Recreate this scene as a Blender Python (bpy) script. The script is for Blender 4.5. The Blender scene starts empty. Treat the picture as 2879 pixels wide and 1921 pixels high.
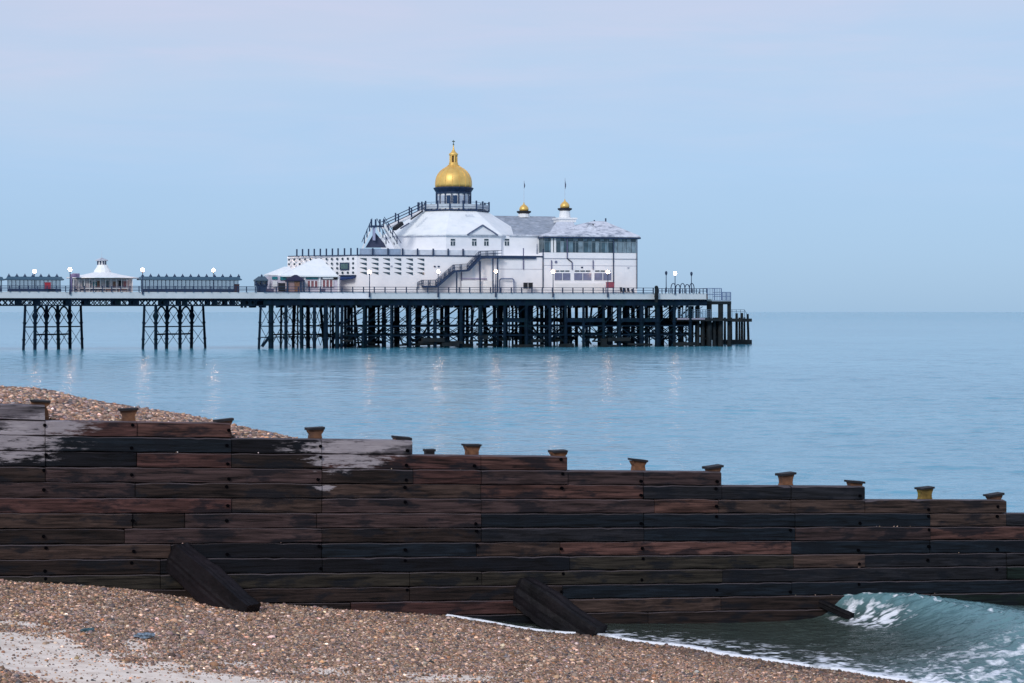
import bpy, math, random
import numpy as np
from mathutils import Vector
R = math.radians
random.seed(7)
rng = np.random.default_rng(11)
scn = bpy.context.scene
COL = scn.collection

# ------------------------------------------------------------------ camera
F = 5500.0; CX = 1439.5; HY = 877.0; CAMZ = 6.9; SW = 2879.0; SH = 1921.0
cd = bpy.data.cameras.new('camera'); cam = bpy.data.objects.new('camera', cd); COL.objects.link(cam)
cam.location = (0, 0, CAMZ); cam.rotation_euler = (R(90), 0, 0)
cd.sensor_width = 36; cd.lens = 36 * F / SW
cd.shift_x = 0; cd.shift_y = -(SH / 2 - HY) / SW
cd.clip_start = 0.5; cd.clip_end = 60000
scn.camera = cam

# ------------------------------------------------------------------ sky and sun
SUN_EL, SUN_AZ = 32.0, 205.0
w = bpy.data.worlds.new("World"); scn.world = w; w.use_nodes = True
nt = w.node_tree; nt.nodes.clear()
def wn(t, **k):
    n = nt.nodes.new(t)
    for a, b in k.items(): setattr(n, a, b)
    return n
out = wn('ShaderNodeOutputWorld'); bg = wn('ShaderNodeBackground')
sky = wn('ShaderNodeTexSky'); sky.sky_type = 'NISHITA'; sky.sun_disc = False
sky.sun_elevation = R(SUN_EL); sky.sun_rotation = R(SUN_AZ); sky.air_density = 1.0; sky.dust_density = 0.4; sky.ozone_density = 3.0
tc = wn('ShaderNodeTexCoord'); sep = wn('ShaderNodeSeparateXYZ'); nt.links.new(tc.outputs['Generated'], sep.inputs[0])
ramp = wn('ShaderNodeValToRGB'); cr = ramp.color_ramp
stops = [(0.0, (.30, .50, .75)), (.03, (.345, .545, .81)), (.075, (.405, .595, .865)), (.12, (.50, .635, .85)), (.155, (.58, .645, .83)), (.3, (.57, .65, .84)), (1.0, (.50, .60, .84))]
while len(cr.elements) < len(stops): cr.elements.new(.5)
for e, (p, c) in zip(cr.elements, stops): e.position = p; e.color = (*c, 1)
# soft band clouds bend the gradient up and down
mp = wn('ShaderNodeMapping'); mp.inputs['Scale'].default_value = (3.6, 3.6, 20)
nt.links.new(tc.outputs['Generated'], mp.inputs[0])
nz = wn('ShaderNodeTexNoise'); nz.inputs['Scale'].default_value = 1.0; nz.inputs['Detail'].default_value = 4; nz.inputs['Roughness'].default_value = .5
nt.links.new(mp.outputs[0], nz.inputs['Vector'])
m1 = wn('ShaderNodeMath', operation='MULTIPLY_ADD'); m1.inputs[1].default_value = .13; m1.inputs[2].default_value = -.065
nt.links.new(nz.outputs['Fac'], m1.inputs[0])
# shift acts only well above the horizon
mr = wn('ShaderNodeMapRange'); mr.inputs[1].default_value = .02; mr.inputs[2].default_value = .12
nt.links.new(sep.outputs['Z'], mr.inputs[0])
m2 = wn('ShaderNodeMath', operation='MULTIPLY'); nt.links.new(m1.outputs[0], m2.inputs[0]); nt.links.new(mr.outputs[0], m2.inputs[1])
m3 = wn('ShaderNodeMath', operation='ADD'); nt.links.new(sep.outputs['Z'], m3.inputs[0]); nt.links.new(m2.outputs[0], m3.inputs[1])
nt.links.new(m3.outputs[0], ramp.inputs[0])
mul = wn('ShaderNodeVectorMath', operation='SCALE'); mul.inputs['Scale'].default_value = .12
nt.links.new(sky.outputs[0], mul.inputs[0])
mix = wn('ShaderNodeMixRGB'); mix.inputs[0].default_value = .12
nt.links.new(ramp.outputs[0], mix.inputs[1]); nt.links.new(mul.outputs[0], mix.inputs[2])
mpc = wn('ShaderNodeMapping'); mpc.inputs['Scale'].default_value = (7, 7, 60); mpc.inputs['Rotation'].default_value = (0, R(4), 0)
nt.links.new(tc.outputs['Generated'], mpc.inputs[0])
nc = wn('ShaderNodeTexNoise'); nc.inputs['Scale'].default_value = 1.0; nc.inputs['Detail'].default_value = 7; nc.inputs['Roughness'].default_value = .6; nc.inputs['Distortion'].default_value = .5
nt.links.new(mpc.outputs[0], nc.inputs['Vector'])
rc = wn('ShaderNodeMapRange'); rc.inputs[1].default_value = .46; rc.inputs[2].default_value = .72; rc.inputs[4].default_value = .42
nt.links.new(nc.outputs['Fac'], rc.inputs[0])
rh = wn('ShaderNodeMapRange'); rh.inputs[1].default_value = .05; rh.inputs[2].default_value = .14; nt.links.new(m3.outputs[0], rh.inputs[0])
mm_ = wn('ShaderNodeMath', operation='MULTIPLY'); nt.links.new(rc.outputs[0], mm_.inputs[0]); nt.links.new(rh.outputs[0], mm_.inputs[1])
mxc = wn('ShaderNodeMixRGB'); nt.links.new(mm_.outputs[0], mxc.inputs[0]); nt.links.new(mix.outputs[0], mxc.inputs[1]); mxc.inputs[2].default_value = (.64, .66, .85, 1)
nt.links.new(mxc.outputs[0], bg.inputs[0]); bg.inputs[1].default_value = 1.0
nt.links.new(bg.outputs[0], out.inputs[0])

sl = bpy.data.lights.new('sun', 'SUN'); sl.energy = 1.75; sl.angle = R(16); sl.color = (1.0, .965, .93)
so = bpy.data.objects.new('sun', sl); COL.objects.link(so)
az = R(SUN_AZ)
sd = Vector((math.sin(az) * math.cos(R(SUN_EL)), math.cos(az) * math.cos(R(SUN_EL)), math.sin(R(SUN_EL))))
so.rotation_euler = sd.to_track_quat('Z', 'Y').to_euler(); so.location = (-30, -20, 40)

scn.view_settings.view_transform = 'Standard'; scn.view_settings.look = 'None'
scn.view_settings.exposure = 0; scn.view_settings.gamma = 1
scn.cycles.max_bounces = 6; scn.cycles.use_denoising = True
scn.cycles.sample_clamp_indirect = 40

# ------------------------------------------------------------------ materials
def M(name): 
    m = bpy.data.materials.new(name); m.use_nodes = True
    return m, m.node_tree, m.node_tree.nodes['Principled BSDF']
def mat(name, col, rough=.6, metal=0, var=.12, scale=1.5, stretch=(1, 1, 1), bump=0, spec=.4, dirt=None, dirt_amt=.0):
    m, t, b = M(name)
    tcn = t.nodes.new('ShaderNodeTexCoord'); mpn = t.nodes.new('ShaderNodeMapping'); mpn.inputs['Scale'].default_value = stretch
    t.links.new(tcn.outputs['Object'], mpn.inputs[0])
    n = t.nodes.new('ShaderNodeTexNoise'); n.inputs['Scale'].default_value = scale; n.inputs['Detail'].default_value = 5
    t.links.new(mpn.outputs[0], n.inputs['Vector'])
    r = t.nodes.new('ShaderNodeValToRGB'); r.color_ramp.elements[0].position = .3; r.color_ramp.elements[1].position = .72
    r.color_ramp.elements[0].color = tuple(c * (1 - var) for c in col) + (1,)
    r.color_ramp.elements[1].color = tuple(min(1, c * (1 + var)) for c in col) + (1,)
    t.links.new(n.outputs['Fac'], r.inputs[0])
    last = r.outputs[0]
    if dirt:
        n2 = t.nodes.new('ShaderNodeTexNoise'); n2.inputs['Scale'].default_value = .55; n2.inputs['Detail'].default_value = 7; n2.inputs['Roughness'].default_value = .65
        t.links.new(mpn.outputs[0], n2.inputs['Vector'])
        r2 = t.nodes.new('ShaderNodeMapRange'); r2.inputs[1].default_value = .48; r2.inputs[2].default_value = .68; r2.inputs[4].default_value = dirt_amt
        t.links.new(n2.outputs['Fac'], r2.inputs[0])
        mx = t.nodes.new('ShaderNodeMixRGB'); mx.inputs[2].default_value = (*dirt, 1)
        t.links.new(r2.outputs[0], mx.inputs[0]); t.links.new(last, mx.inputs[1]); last = mx.outputs[0]
    t.links.new(last, b.inputs['Base Color'])
    b.inputs['Roughness'].default_value = rough; b.inputs['Metallic'].default_value = metal; b.inputs['Specular IOR Level'].default_value = spec
    if bump:
        bp = t.nodes.new('ShaderNodeBump'); bp.inputs['Strength'].default_value = bump; bp.inputs['Distance'].default_value = .05
        t.links.new(n.outputs['Fac'], bp.inputs['Height']); t.links.new(bp.outputs[0], b.inputs['Normal'])
    return m
WHITE = mat('white painted boarding', (.85, .85, .87), .55, var=.03, scale=.6, dirt=(.66, .68, .73), dirt_amt=.3)
WHITE2 = mat('white painted trim', (.82, .82, .82), .5, var=.03)
ROOFW = mat('white painted sheet roof', (.86, .88, .88), .45, var=.04, scale=.5, dirt=(.6, .68, .72), dirt_amt=.4)
SLATE = mat('grey slate roof', (.27, .31, .37), .6, var=.25, scale=1.2, dirt=(.55, .58, .64), dirt_amt=.55)
PATCHY = mat('weathered lead roof', (.66, .68, .74), .6, var=.2, scale=1.6, dirt=(.16, .19, .25), dirt_amt=1.0)
FASC = mat('pale deck fascia', (.60, .64, .66), .6, var=.05, scale=.3, dirt=(.45, .50, .52), dirt_amt=.5)
BLUE = mat('dark blue paint', (.015, .035, .085), .5, var=.3)
IRON = mat('dark sea worn iron', (.005, .015, .030), .85, var=.4, scale=.8, dirt=(.003, .020, .018), dirt_amt=.6, spec=.08)
TIMB = mat('dark wet pier timber', (.010, .016, .020), .8, var=.4, scale=.9, dirt=(.030, .026, .022), dirt_amt=.6, spec=.2)
DECK = mat('deck boards', (.16, .14, .13), .8, var=.2)
GOLD = mat('gold leaf', (.84, .53, .15), .42, metal=.45, var=.16, scale=.7)
GLASS = mat('dark window glass', (.030, .055, .075), .12, var=.3, scale=.7, spec=.6)
GLASS2 = mat('grey blue window glass', (.17, .18, .28), .25, var=.15, spec=.6)
PALEGL = mat('pale shelter glass', (.30, .38, .46), .2, var=.2, spec=.6)
TEAL = mat('teal sign panel', (.02, .17, .20), .5)
REDP = mat('red painted metal', (.36, .03, .05), .5)
RED2 = mat('faded red metal', (.30, .07, .10), .5)
BRICK = mat('reddish glazed panels', (.26, .11, .12), .5, var=.3, scale=3)
BROWN = mat('brown varnished wood', (.20, .10, .06), .5, var=.3, scale=2)
NAVY = mat('navy roofing felt', (.015, .015, .05), .6)
DARK = mat('near black metal', (.012, .013, .018), .6)
POLE = mat('pale flag pole', (.55, .62, .70), .5)
def emis(name, col, s):
    m, t, b = M(name); b.inputs['Base Color'].default_value = (*col, 1)
    b.inputs['Emission Color'].default_value = (*col, 1); b.inputs['Emission Strength'].default_value = s; return m
LAMPM = emis('lit globe', (1.0, .64, .42), 40)

# ------------------------------------------------------------------ mesh builder
class MB:
    def __init__(s): s.v = []; s.f = []
    def hexa(s, p):
        n = len(s.v); s.v += [tuple(q) for q in p]
        s.f += [(n, n+3, n+2, n+1), (n+4, n+5, n+6, n+7), (n, n+1, n+5, n+4), (n+1, n+2, n+6, n+5), (n+2, n+3, n+7, n+6), (n+3, n, n+4, n+7)]
        return s
    def box(s, a, b, c, d, e, f):
        return s.hexa([(a,c,e),(b,c,e),(b,d,e),(a,d,e),(a,c,f),(b,c,f),(b,d,f),(a,d,f)])
    def beam(s, p, q, wd, ht, up=(0,0,1)):
        p = Vector(p); q = Vector(q); d = (q-p).normalized(); u = Vector(up)
        if abs(d.dot(u)) > .98: u = Vector((0,1,0))
        x = d.cross(u).normalized()*wd/2; y = x.cross(d).normalized()*ht/2
        return s.hexa([p-x-y, p+x-y, q+x-y, q-x-y, p-x+y, p+x+y, q+x+y, q-x+y])
    def cyl(s, p, q, r0, r1=None, n=8):
        r1 = r0 if r1 is None else r1
        p = Vector(p); q = Vector(q); d = (q-p).normalized(); u = Vector((0,0,1)) if abs(d.z) < .9 else Vector((1,0,0))
        x = d.cross(u).normalized(); y = d.cross(x); b = len(s.v)
        for c, r in ((p, r0), (q, r1)):
            for i in range(n):
                a = 2*math.pi*i/n; s.v.append(tuple(c + x*math.cos(a)*r + y*math.sin(a)*r))
        for i in range(n):
            j = (i+1) % n; s.f.append((b+i, b+j, b+n+j, b+n+i))
        s.f.append(tuple(b+n-1-i for i in range(n))); s.f.append(tuple(b+n+i for i in range(n)))
        return s
    def lathe(s, cu, cv, prof, n=24, ph=0, capt=True, capb=True):
        b = len(s.v)
        for r, z in prof:
            for i in range(n):
                a = ph + 2*math.pi*i/n; s.v.append((cu + r*math.cos(a), cv + r*math.sin(a), z))
        for k in range(len(prof)-1):
            for i in range(n):
                j = (i+1) % n; s.f.append((b+k*n+i, b+k*n+j, b+(k+1)*n+j, b+(k+1)*n+i))
        if capb: s.f.append(tuple(b+n-1-i for i in range(n)))
        if capt: s.f.append(tuple(b+(len(prof)-1)*n+i for i in range(n)))
        return s
    def prism(s, pts, z0, z1):
        b = len(s.v); n = len(pts)
        s.v += [(x, y, z0) for x, y in pts] + [(x, y, z1) for x, y in pts]
        for i in range(n):
            j = (i+1) % n; s.f.append((b+i, b+j, b+n+j, b+n+i))
        s.f.append(tuple(b+n-1-i for i in range(n))); s.f.append(tuple(b+n+i for i in range(n)))
        return s
    def vprism(s, pts, v0, v1):
        b = len(s.v); n = len(pts)
        s.v += [(x, v0, z) for x, z in pts] + [(x, v1, z) for x, z in pts]
        for i in range(n):
            j = (i+1) % n; s.f.append((b+i, b+j, b+n+j, b+n+i))
        s.f.append(tuple(b+n-1-i for i in range(n))); s.f.append(tuple(b+n+i for i in range(n)))
        return s
    def hip(s, a, b, c, d, ze, r0, r1, rv, zr, th=.25):
        """hip roof: eave rect a..b (u) c..d (v) at ze, ridge from r0 to r1 at v=rv, zr"""
        n = len(s.v)
        s.v += [(a,c,ze-th),(b,c,ze-th),(b,d,ze-th),(a,d,ze-th),(a,c,ze),(b,c,ze),(b,d,ze),(a,d,ze),(r0,rv,zr),(r1,rv,zr)]
        s.f += [(n,n+3,n+2,n+1),(n,n+1,n+5,n+4),(n+1,n+2,n+6,n+5),(n+2,n+3,n+7,n+6),(n+3,n,n+4,n+7),
                (n+4,n+5,n+9,n+8),(n+5,n+6,n+9),(n+6,n+7,n+8,n+9),(n+7,n+4,n+8)]
        return s
    def build(s, name, m, parent=None, fr=None, smooth=False, base=None):
        fr = fr or W
        vs = [Vector(fr(*p)) for p in s.v]
        if parent is not None:
            o0 = Vector(parent['_o'])
        else:
            if base is None:
                xs = [v.x for v in vs]; ys = [v.y for v in vs]; zs = [v.z for v in vs]
                o0 = Vector(((min(xs)+max(xs))/2, (min(ys)+max(ys))/2, min(zs)))
            else: o0 = Vector(base)
        me = bpy.data.meshes.new(name); me.from_pydata([tuple(v-o0) for v in vs], [], s.f)
        me.materials.append(m)
        if smooth: me.polygons.foreach_set('use_smooth', [True]*len(me.polygons))
        me.update()
        import bmesh
        bm = bmesh.new(); bm.from_mesh(me); bmesh.ops.recalc_face_normals(bm, faces=bm.faces[:]); bm.to_mesh(me); bm.free()
        o = bpy.data.objects.new(name, me); COL.objects.link(o)
        o['_o'] = tuple(o0)
        if parent is None: o.location = o0
        else: o.parent = parent
        return o
def tag(o, label=None, cat=None, group=None, kind=None):
    if label: o['label'] = label
    if cat: o['category'] = cat
    if group: o['group'] = group
    if kind: o['kind'] = kind
    return o
def thing(name, label, cat, base, group=None, fr=None):
    b = Vector((fr or W)(*base)); o = bpy.data.objects.new(name, None); COL.objects.link(o)
    o.location = b; o['_o'] = tuple(b); o.empty_display_size = .5
    return tag(o, label, cat, group)
def kids(o): return [c for c in bpy.data.objects if c.parent == o]
def copy_tree(o, parent=None, delta=None):
    c = o.copy(); COL.objects.link(c)
    if parent is not None: c.parent = parent
    for ch in kids(o): copy_tree(ch, c)
    return c
def part_copy(o, d, parent):          # copy of a part moved by a pier-frame offset
    c = o.copy(); COL.objects.link(c); c.parent = parent
    c.location = o.location + d
    return c

# ------------------------------------------------------------------ frames
PX0, PY0 = -92.12, 352.0
PC, PS = math.cos(R(15.3)), math.sin(R(15.3))
def W(u, v, z): return (PX0 + u*PC - v*PS, PY0 + u*PS + v*PC, z)
def WD(u, v, z): return Vector((u*PC - v*PS, u*PS + v*PC, z))
def PU(sx, v=0):
    t = (sx-CX)/F
    return (t*(PY0+v*PC) - PX0 + v*PS)/(PC - t*PS)
def PZ(sx, sy, v=0):
    u = PU(sx, v); Y = PY0 + u*PS + v*PC
    return CAMZ - (sy-HY)/F*Y
def P(sx, sy, v=0): return (PU(sx, v), v, PZ(sx, sy, v))
GC, GS = .9518, .3067
def G(s, w_, z): return (-9.945 + s*GC - w_*GS, 38 + s*GS + w_*GC, z)
def S(sx, w_=0):
    t = (sx-CX)/F
    return (t*(38+w_*GC) + 9.945 + w_*GS)/(GC - t*GS)
def GZ(sx, sy, w_=0):
    s_ = S(sx, w_); return CAMZ - (sy-HY)/F*(38 + s_*GS + w_*GC)
def ident(x, y, z): return (x, y, z)

# numpy value noise
_lat = rng.random((256, 256))
def vnoise(x, y):
    xi = np.floor(x).astype(int); yi = np.floor(y).astype(int); fx = x-xi; fy = y-yi
    fx = fx*fx*(3-2*fx); fy = fy*fy*(3-2*fy)
    a = _lat[xi & 255, yi & 255]; b = _lat[(xi+1) & 255, yi & 255]; c = _lat[xi & 255, (yi+1) & 255]; d = _lat[(xi+1) & 255, (yi+1) & 255]
    return (a*(1-fx)+b*fx)*(1-fy) + (c*(1-fx)+d*fx)*fy
def fbm(x, y, o=4):
    r = 0; a = .5; t = 0
    for i in range(o):
        r = r + a*vnoise(x*2**i + 17.3*i, y*2**i + 5.1*i); t += a; a *= .5
    return r/t
def sstep(a, b, x):
    t = np.clip((x-a)/(b-a), 0, 1); return t*t*(3-2*t)

def gridmesh(name, X, Y, Z, m, kind, label, attrs=None, smooth=True):
    h, wd = X.shape
    o0 = np.array([float(X.mean()), float(Y.mean()), 0.0])
    co = np.stack([X-o0[0], Y-o0[1], Z], -1).reshape(-1, 3)
    idx = np.arange(h*wd).reshape(h, wd)
    q = np.stack([idx[:-1, :-1], idx[:-1, 1:], idx[1:, 1:], idx[1:, :-1]], -1).reshape(-1, 4)
    me = bpy.data.meshes.new(name)
    me.vertices.add(len(co)); me.vertices.foreach_set('co', co.astype(np.float32).ravel())
    me.loops.add(q.size); me.loops.foreach_set('vertex_index', q.astype(np.int32).ravel())
    me.polygons.add(len(q)); me.polygons.foreach_set('loop_start', np.arange(0, q.size, 4, dtype=np.int32))
    me.polygons.foreach_set('use_smooth', np.ones(len(q), dtype=bool))
    for k, a in (attrs or {}).items():
        at = me.attributes.new(k, 'FLOAT', 'POINT'); at.data.foreach_set('value', a.astype(np.float32).ravel())
    me.update(); me.validate()
    me.materials.append(m)
    o = bpy.data.objects.new(name, me); COL.objects.link(o); o.location = o0
    return tag(o, label, None, None, kind)

# ================================================================== SEA
def water_mat(name, col, rough, bumps, slopes=None):
    m, t, b = M(name)
    b.inputs['Base Color'].default_value = (*col, 1); b.inputs['Roughness'].default_value = rough; b.inputs['IOR'].default_value = 1.33
    b.inputs['Specular IOR Level'].default_value = .5
    g = t.nodes.new('ShaderNodeNewGeometry')
    prev = None
    for sc, st, dist in bumps:
        mpn = t.nodes.new('ShaderNodeMapping'); mpn.inputs['Scale'].default_value = (sc[0], sc[1], 1); mpn.inputs['Rotation'].default_value = (0, 0, R(random.uniform(-12, 12)))
        t.links.new(g.outputs['Position'], mpn.inputs[0])
        n = t.nodes.new('ShaderNodeTexNoise'); n.inputs['Scale'].default_value = 1; n.inputs['Detail'].default_value = 3; n.inputs['Roughness'].default_value = .55
        n.inputs['Distortion'].default_value = .4
        t.links.new(mpn.outputs[0], n.inputs['Vector'])
        bp = t.nodes.new('ShaderNodeBump'); bp.inputs['Strength'].default_value = st; bp.inputs['Distance'].default_value = dist
        t.links.new(n.outputs['Fac'], bp.inputs['Height'])
        if prev: t.links.new(prev.outputs[0], bp.inputs['Normal'])
        prev = bp
    if slopes:
        acc = prev.outputs[0]
        gp = t.nodes.new('ShaderNodeSeparateXYZ'); t.links.new(g.outputs['Position'], gp.inputs[0])
        # the open sea beyond the pier is rougher than the sheltered water inshore
        off = t.nodes.new('ShaderNodeMapRange'); off.inputs[1].default_value = 380; off.inputs[2].default_value = 2200; off.inputs[3].default_value = 1; off.inputs[4].default_value = 5.5; t.links.new(gp.outputs['Y'], off.inputs[0])
        for (fx, fy, amp_) in slopes:
            mpn = t.nodes.new('ShaderNodeMapping'); mpn.inputs['Scale'].default_value = (fx, fy, 1); mpn.inputs['Rotation'].default_value = (0, 0, R(random.uniform(-14, 14)))
            t.links.new(g.outputs['Position'], mpn.inputs[0])
            n = t.nodes.new('ShaderNodeTexNoise'); n.inputs['Scale'].default_value = 1; n.inputs['Detail'].default_value = 2
            t.links.new(mpn.outputs[0], n.inputs['Vector'])
            sb = t.nodes.new('ShaderNodeVectorMath'); sb.operation = 'SUBTRACT'; sb.inputs[1].default_value = (.5, .5, .5); t.links.new(n.outputs['Color'], sb.inputs[0])
            ml = t.nodes.new('ShaderNodeVectorMath'); ml.operation = 'MULTIPLY'; ml.inputs[1].default_value = (amp_*.6, amp_, 0); t.links.new(sb.outputs[0], ml.inputs[0])
            sc2 = t.nodes.new('ShaderNodeVectorMath'); sc2.operation = 'SCALE'; t.links.new(ml.outputs[0], sc2.inputs[0]); t.links.new(off.outputs[0], sc2.inputs['Scale'])
            ad = t.nodes.new('ShaderNodeVectorMath'); ad.operation = 'ADD'; t.links.new(acc, ad.inputs[0]); t.links.new(sc2.outputs[0], ad.inputs[1]); acc = ad.outputs[0]
        nm = t.nodes.new('ShaderNodeVectorMath'); nm.operation = 'NORMALIZE'; t.links.new(acc, nm.inputs[0]); t.links.new(nm.outputs[0], b.inputs['Normal'])
    else: t.links.new(prev.outputs[0], b.inputs['Normal'])
    return m, t, b, g
SEA, st_, sb_, sg_ = water_mat('sea water', (.055, .20, .27), .14, [((1.1, 2.6), 1, .04)], [(.42, 1.0, .16), (1.4, 3.4, .34)])
# broad calm / rippled patches vary the roughness and tint
mpn = st_.nodes.new('ShaderNodeMapping'); mpn.inputs['Scale'].default_value = (.012, .022, 1); st_.links.new(sg_.outputs['Position'], mpn.inputs[0])
nn = st_.nodes.new('ShaderNodeTexNoise'); nn.inputs['Scale'].default_value = 1; nn.inputs['Detail'].default_value = 5; st_.links.new(mpn.outputs[0], nn.inputs['Vector'])
rr = st_.nodes.new('ShaderNodeValToRGB'); rr.color_ramp.elements[0].position = .35; rr.color_ramp.elements[1].position = .68
rr.color_ramp.elements[0].color = (.060, .28, .40, 1); rr.color_ramp.elements[1].color = (.12, .37, .49, 1)
st_.links.new(nn.outputs['Fac'], rr.inputs[0]); st_.links.new(rr.outputs[0], sb_.inputs['Base Color'])
steps = np.geomspace(.17, 1.5, 560)
ys = np.concatenate([np.array([-60., 0, 25]), np.arange(38, 130, .15), 130+np.cumsum(steps)]); ys = np.concatenate([ys, np.geomspace(ys[-1]+3, 45000, 70)])
xd = np.linspace(-1, 1, 420); xo = np.array([1.3, 2, 4]); xs = np.concatenate([-xo[::-1], xd, xo])
YY, XX = np.meshgrid(ys, xs, indexing='ij')
XX = XX*(.30*np.abs(YY) + 4 + 12*(np.abs(YY) < 36))
sp = np.interp(YY, [0, 130, 480, 5000], [.15, .17, 1.5, 80])            # local row spacing
group = .45 + 1.1*fbm(XX*.035+5, YY*.05, 3)
zw = 0
for lx, ly, a_, k_ in [(9, 5, .085, 3), (3.2, 1.7, .075, 7), (1.6, .75, .050, 11), (.8, .36, .018, 15)]:
    zw = zw + a_*(fbm(XX/lx+k_, (YY+.15*XX)/ly+k_*2, 2)-.5)*2*sstep(ly*.9, ly*.35, sp)
side = (YY-38)*GC - (XX+9.945)*GS                                    # > 0 beyond the groyne
zw = zw*group*sstep(.1, 2.5, side) + .012*sstep(0, 2, side)
gridmesh('sea', XX, YY, zw*(YY > 30), SEA, 'structure', 'calm pale blue sea stretching to the horizon')

# ================================================================== BEACHES
cpx = [(-400, 1560), (0, 1635), (200, 1643), (368, 1658), (560, 1687), (720, 1694), (886, 1708), (985, 1717), (1200, 1727), (1350, 1742), (1500, 1762)]
cs = [S(a) for a, b in cpx]; cz = [GZ(a, b) for a, b in cpx]
cs += [11.8, 13.5, 16, 18, 22, 40]; cz += [.25, .15, .06, -.12, -.5, -1.5]
cs = [-40, -15] + cs; cz = [7.3, 5.9] + cz
def fb(s): return np.interp(s, cs, cz)
def zbeach(s, t):
    z = (fb(s-.5)+fb(s)+fb(s+.5)+fb(s-.25)+fb(s+.25))/5
    return z + .11*(fbm(s*.55+3, t*.4+9, 3)-.5)*sstep(.2, 2.5, t)
def ray_beach(sx, sy):
    """where the sight line of a photo point meets the near beach: (s, t)"""
    tx = (sx-CX)/F; ty = (sy-HY)/F; lo, hi = 15.0, 60.0
    for _ in range(50):
        Y = (lo+hi)/2; X = tx*Y; z = CAMZ - ty*Y
        s = (X+9.945)*GC + (Y-38)*GS; t = (X+9.945)*GS - (Y-38)*GC
        if z > float(zbeach(np.array(s), np.array(max(t, 0.)))): lo = Y
        else: hi = Y
    return s, t
def to_px(s, t, z):
    X = -9.945 + s*GC + t*GS; Y = 38 + s*GS - t*GC
    return CX + X/Y*F, HY + (CAMZ-z)/Y*F
edge_px = [(1215, 1728), (1500, 1752), (1655, 1786), (1900, 1819), (2090, 1851), (2265, 1874), (2440, 1904), (2600, 1925)]
ed = sorted([(t, s) for s, t in (ray_beach(*p) for p in edge_px)])
et = [a for a, b in ed]; es = [b for a, b in ed]
print('edge', [(round(a, 2), round(b, 2)) for a, b in ed])
def s_edge(t): return np.interp(t, [-1]+et+[30], [es[0]-.2]+es+[es[-1]+3]) + .34*(fbm(t*1.3, t*0+2.2, 4)-.5)
def sandmask(sx, sy):
    n = fbm(sx/210, sy/34, 4)
    up = np.interp(sx, [-200, 0, 200, 420, 720, 1100, 1500], [1740, 1752, 1790, 1835, 1866, 1898, 1930])
    lo = np.interp(sx, [-200, 0, 150, 400, 800, 1500], [1858, 1880, 1921, 1960, 2000, 2050])
    mk = sstep(-16, 16, sy-up + (n-.5)*90) * sstep(-5, 5, lo-sy + (n-.5)*20)
    thin = np.exp(-((sy - np.interp(sx, [0, 160], [1748, 1765]))/9)**2) * sstep(190, 120, sx)
    gapm = sstep(230, 380, sx)*np.exp(-((sy-np.interp(sx, [230, 720, 1200], [1838, 1893, 1930]))/14)**2)
    return np.clip(np.maximum(mk - .9*gapm*sstep(.35, .6, n+.12), thin*.8), 0, 1)

sg = np.concatenate([np.linspace(-40, -8, 33)[:-1], np.linspace(-8, 18, 261), np.linspace(18, 40, 23)[1:]])
tg = np.concatenate([np.array([-.02]), np.linspace(.06, 16, 160), np.linspace(16, 60, 45)[1:]])
TT, SS = np.meshgrid(tg, sg, indexing='ij')
ZB = zbeach(SS, np.maximum(TT, 0)); ZB += .022*(fbm(SS*9, TT*9, 2)-.5)
px, py = to_px(SS, TT, ZB); SMK = sandmask(px, py) * (px < 1700) * (TT < 22)
m, t, b = M('shingle bed')
g = t.nodes.new('ShaderNodeNewGeometry')
vo = t.nodes.new('ShaderNodeTexVoronoi'); vo.inputs['Scale'].default_value = 22; t.links.new(g.outputs['Position'], vo.inputs['Vector'])
r1 = t.nodes.new('ShaderNodeValToRGB')
for i, (p_, c_) in enumerate([(0, (.03, .02, .017)), (.35, (.11, .07, .05)), (.65, (.18, .13, .10)), (1, (.28, .22, .19))]):
    e = r1.color_ramp.elements[i] if i < 1 else (r1.color_ramp.elements.new(p_) if i < 3 else r1.color_ramp.elements[-1]); e.position = p_; e.color = (*c_, 1)
sx_ = t.nodes.new('ShaderNodeSeparateColor'); t.links.new(vo.outputs['Color'], sx_.inputs[0]); t.links.new(sx_.outputs[0], r1.inputs[0])
at = t.nodes.new('ShaderNodeAttribute'); at.attribute_name = 'sand'
n2 = t.nodes.new('ShaderNodeTexNoise'); n2.inputs['Scale'].default_value = 3; n2.inputs['Detail'].default_value = 8; t.links.new(g.outputs['Position'], n2.inputs['Vector'])
r2 = t.nodes.new('ShaderNodeValToRGB'); r2.color_ramp.elements[0].color = (.70, .56, .45, 1); r2.color_ramp.elements[1].color = (.93, .79, .66, 1); r2.color_ramp.elements[0].position = .3; r2.color_ramp.elements[1].position = .6
t.links.new(n2.outputs['Fac'], r2.inputs[0])
mx = t.nodes.new('ShaderNodeMixRGB'); sh_ = t.nodes.new('ShaderNodeMapRange'); sh_.inputs[1].default_value = .15; sh_.inputs[2].default_value = .55; t.links.new(at.outputs['Fac'], sh_.inputs[0]); t.links.new(sh_.outputs[0], mx.inputs[0]); t.links.new(r1.outputs[0], mx.inputs[1]); t.links.new(r2.outputs[0], mx.inputs[2])
t.links.new(mx.outputs[0], b.inputs['Base Color']); b.inputs['Roughness'].default_value = .8
SHING = m
Xb, Yb, _ = G(SS, -TT, 0)
gridmesh('beach', Xb, Yb, ZB, SHING, 'structure', 'near shingle beach with a pale sand patch at lower left', {'sand': SMK})

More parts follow.
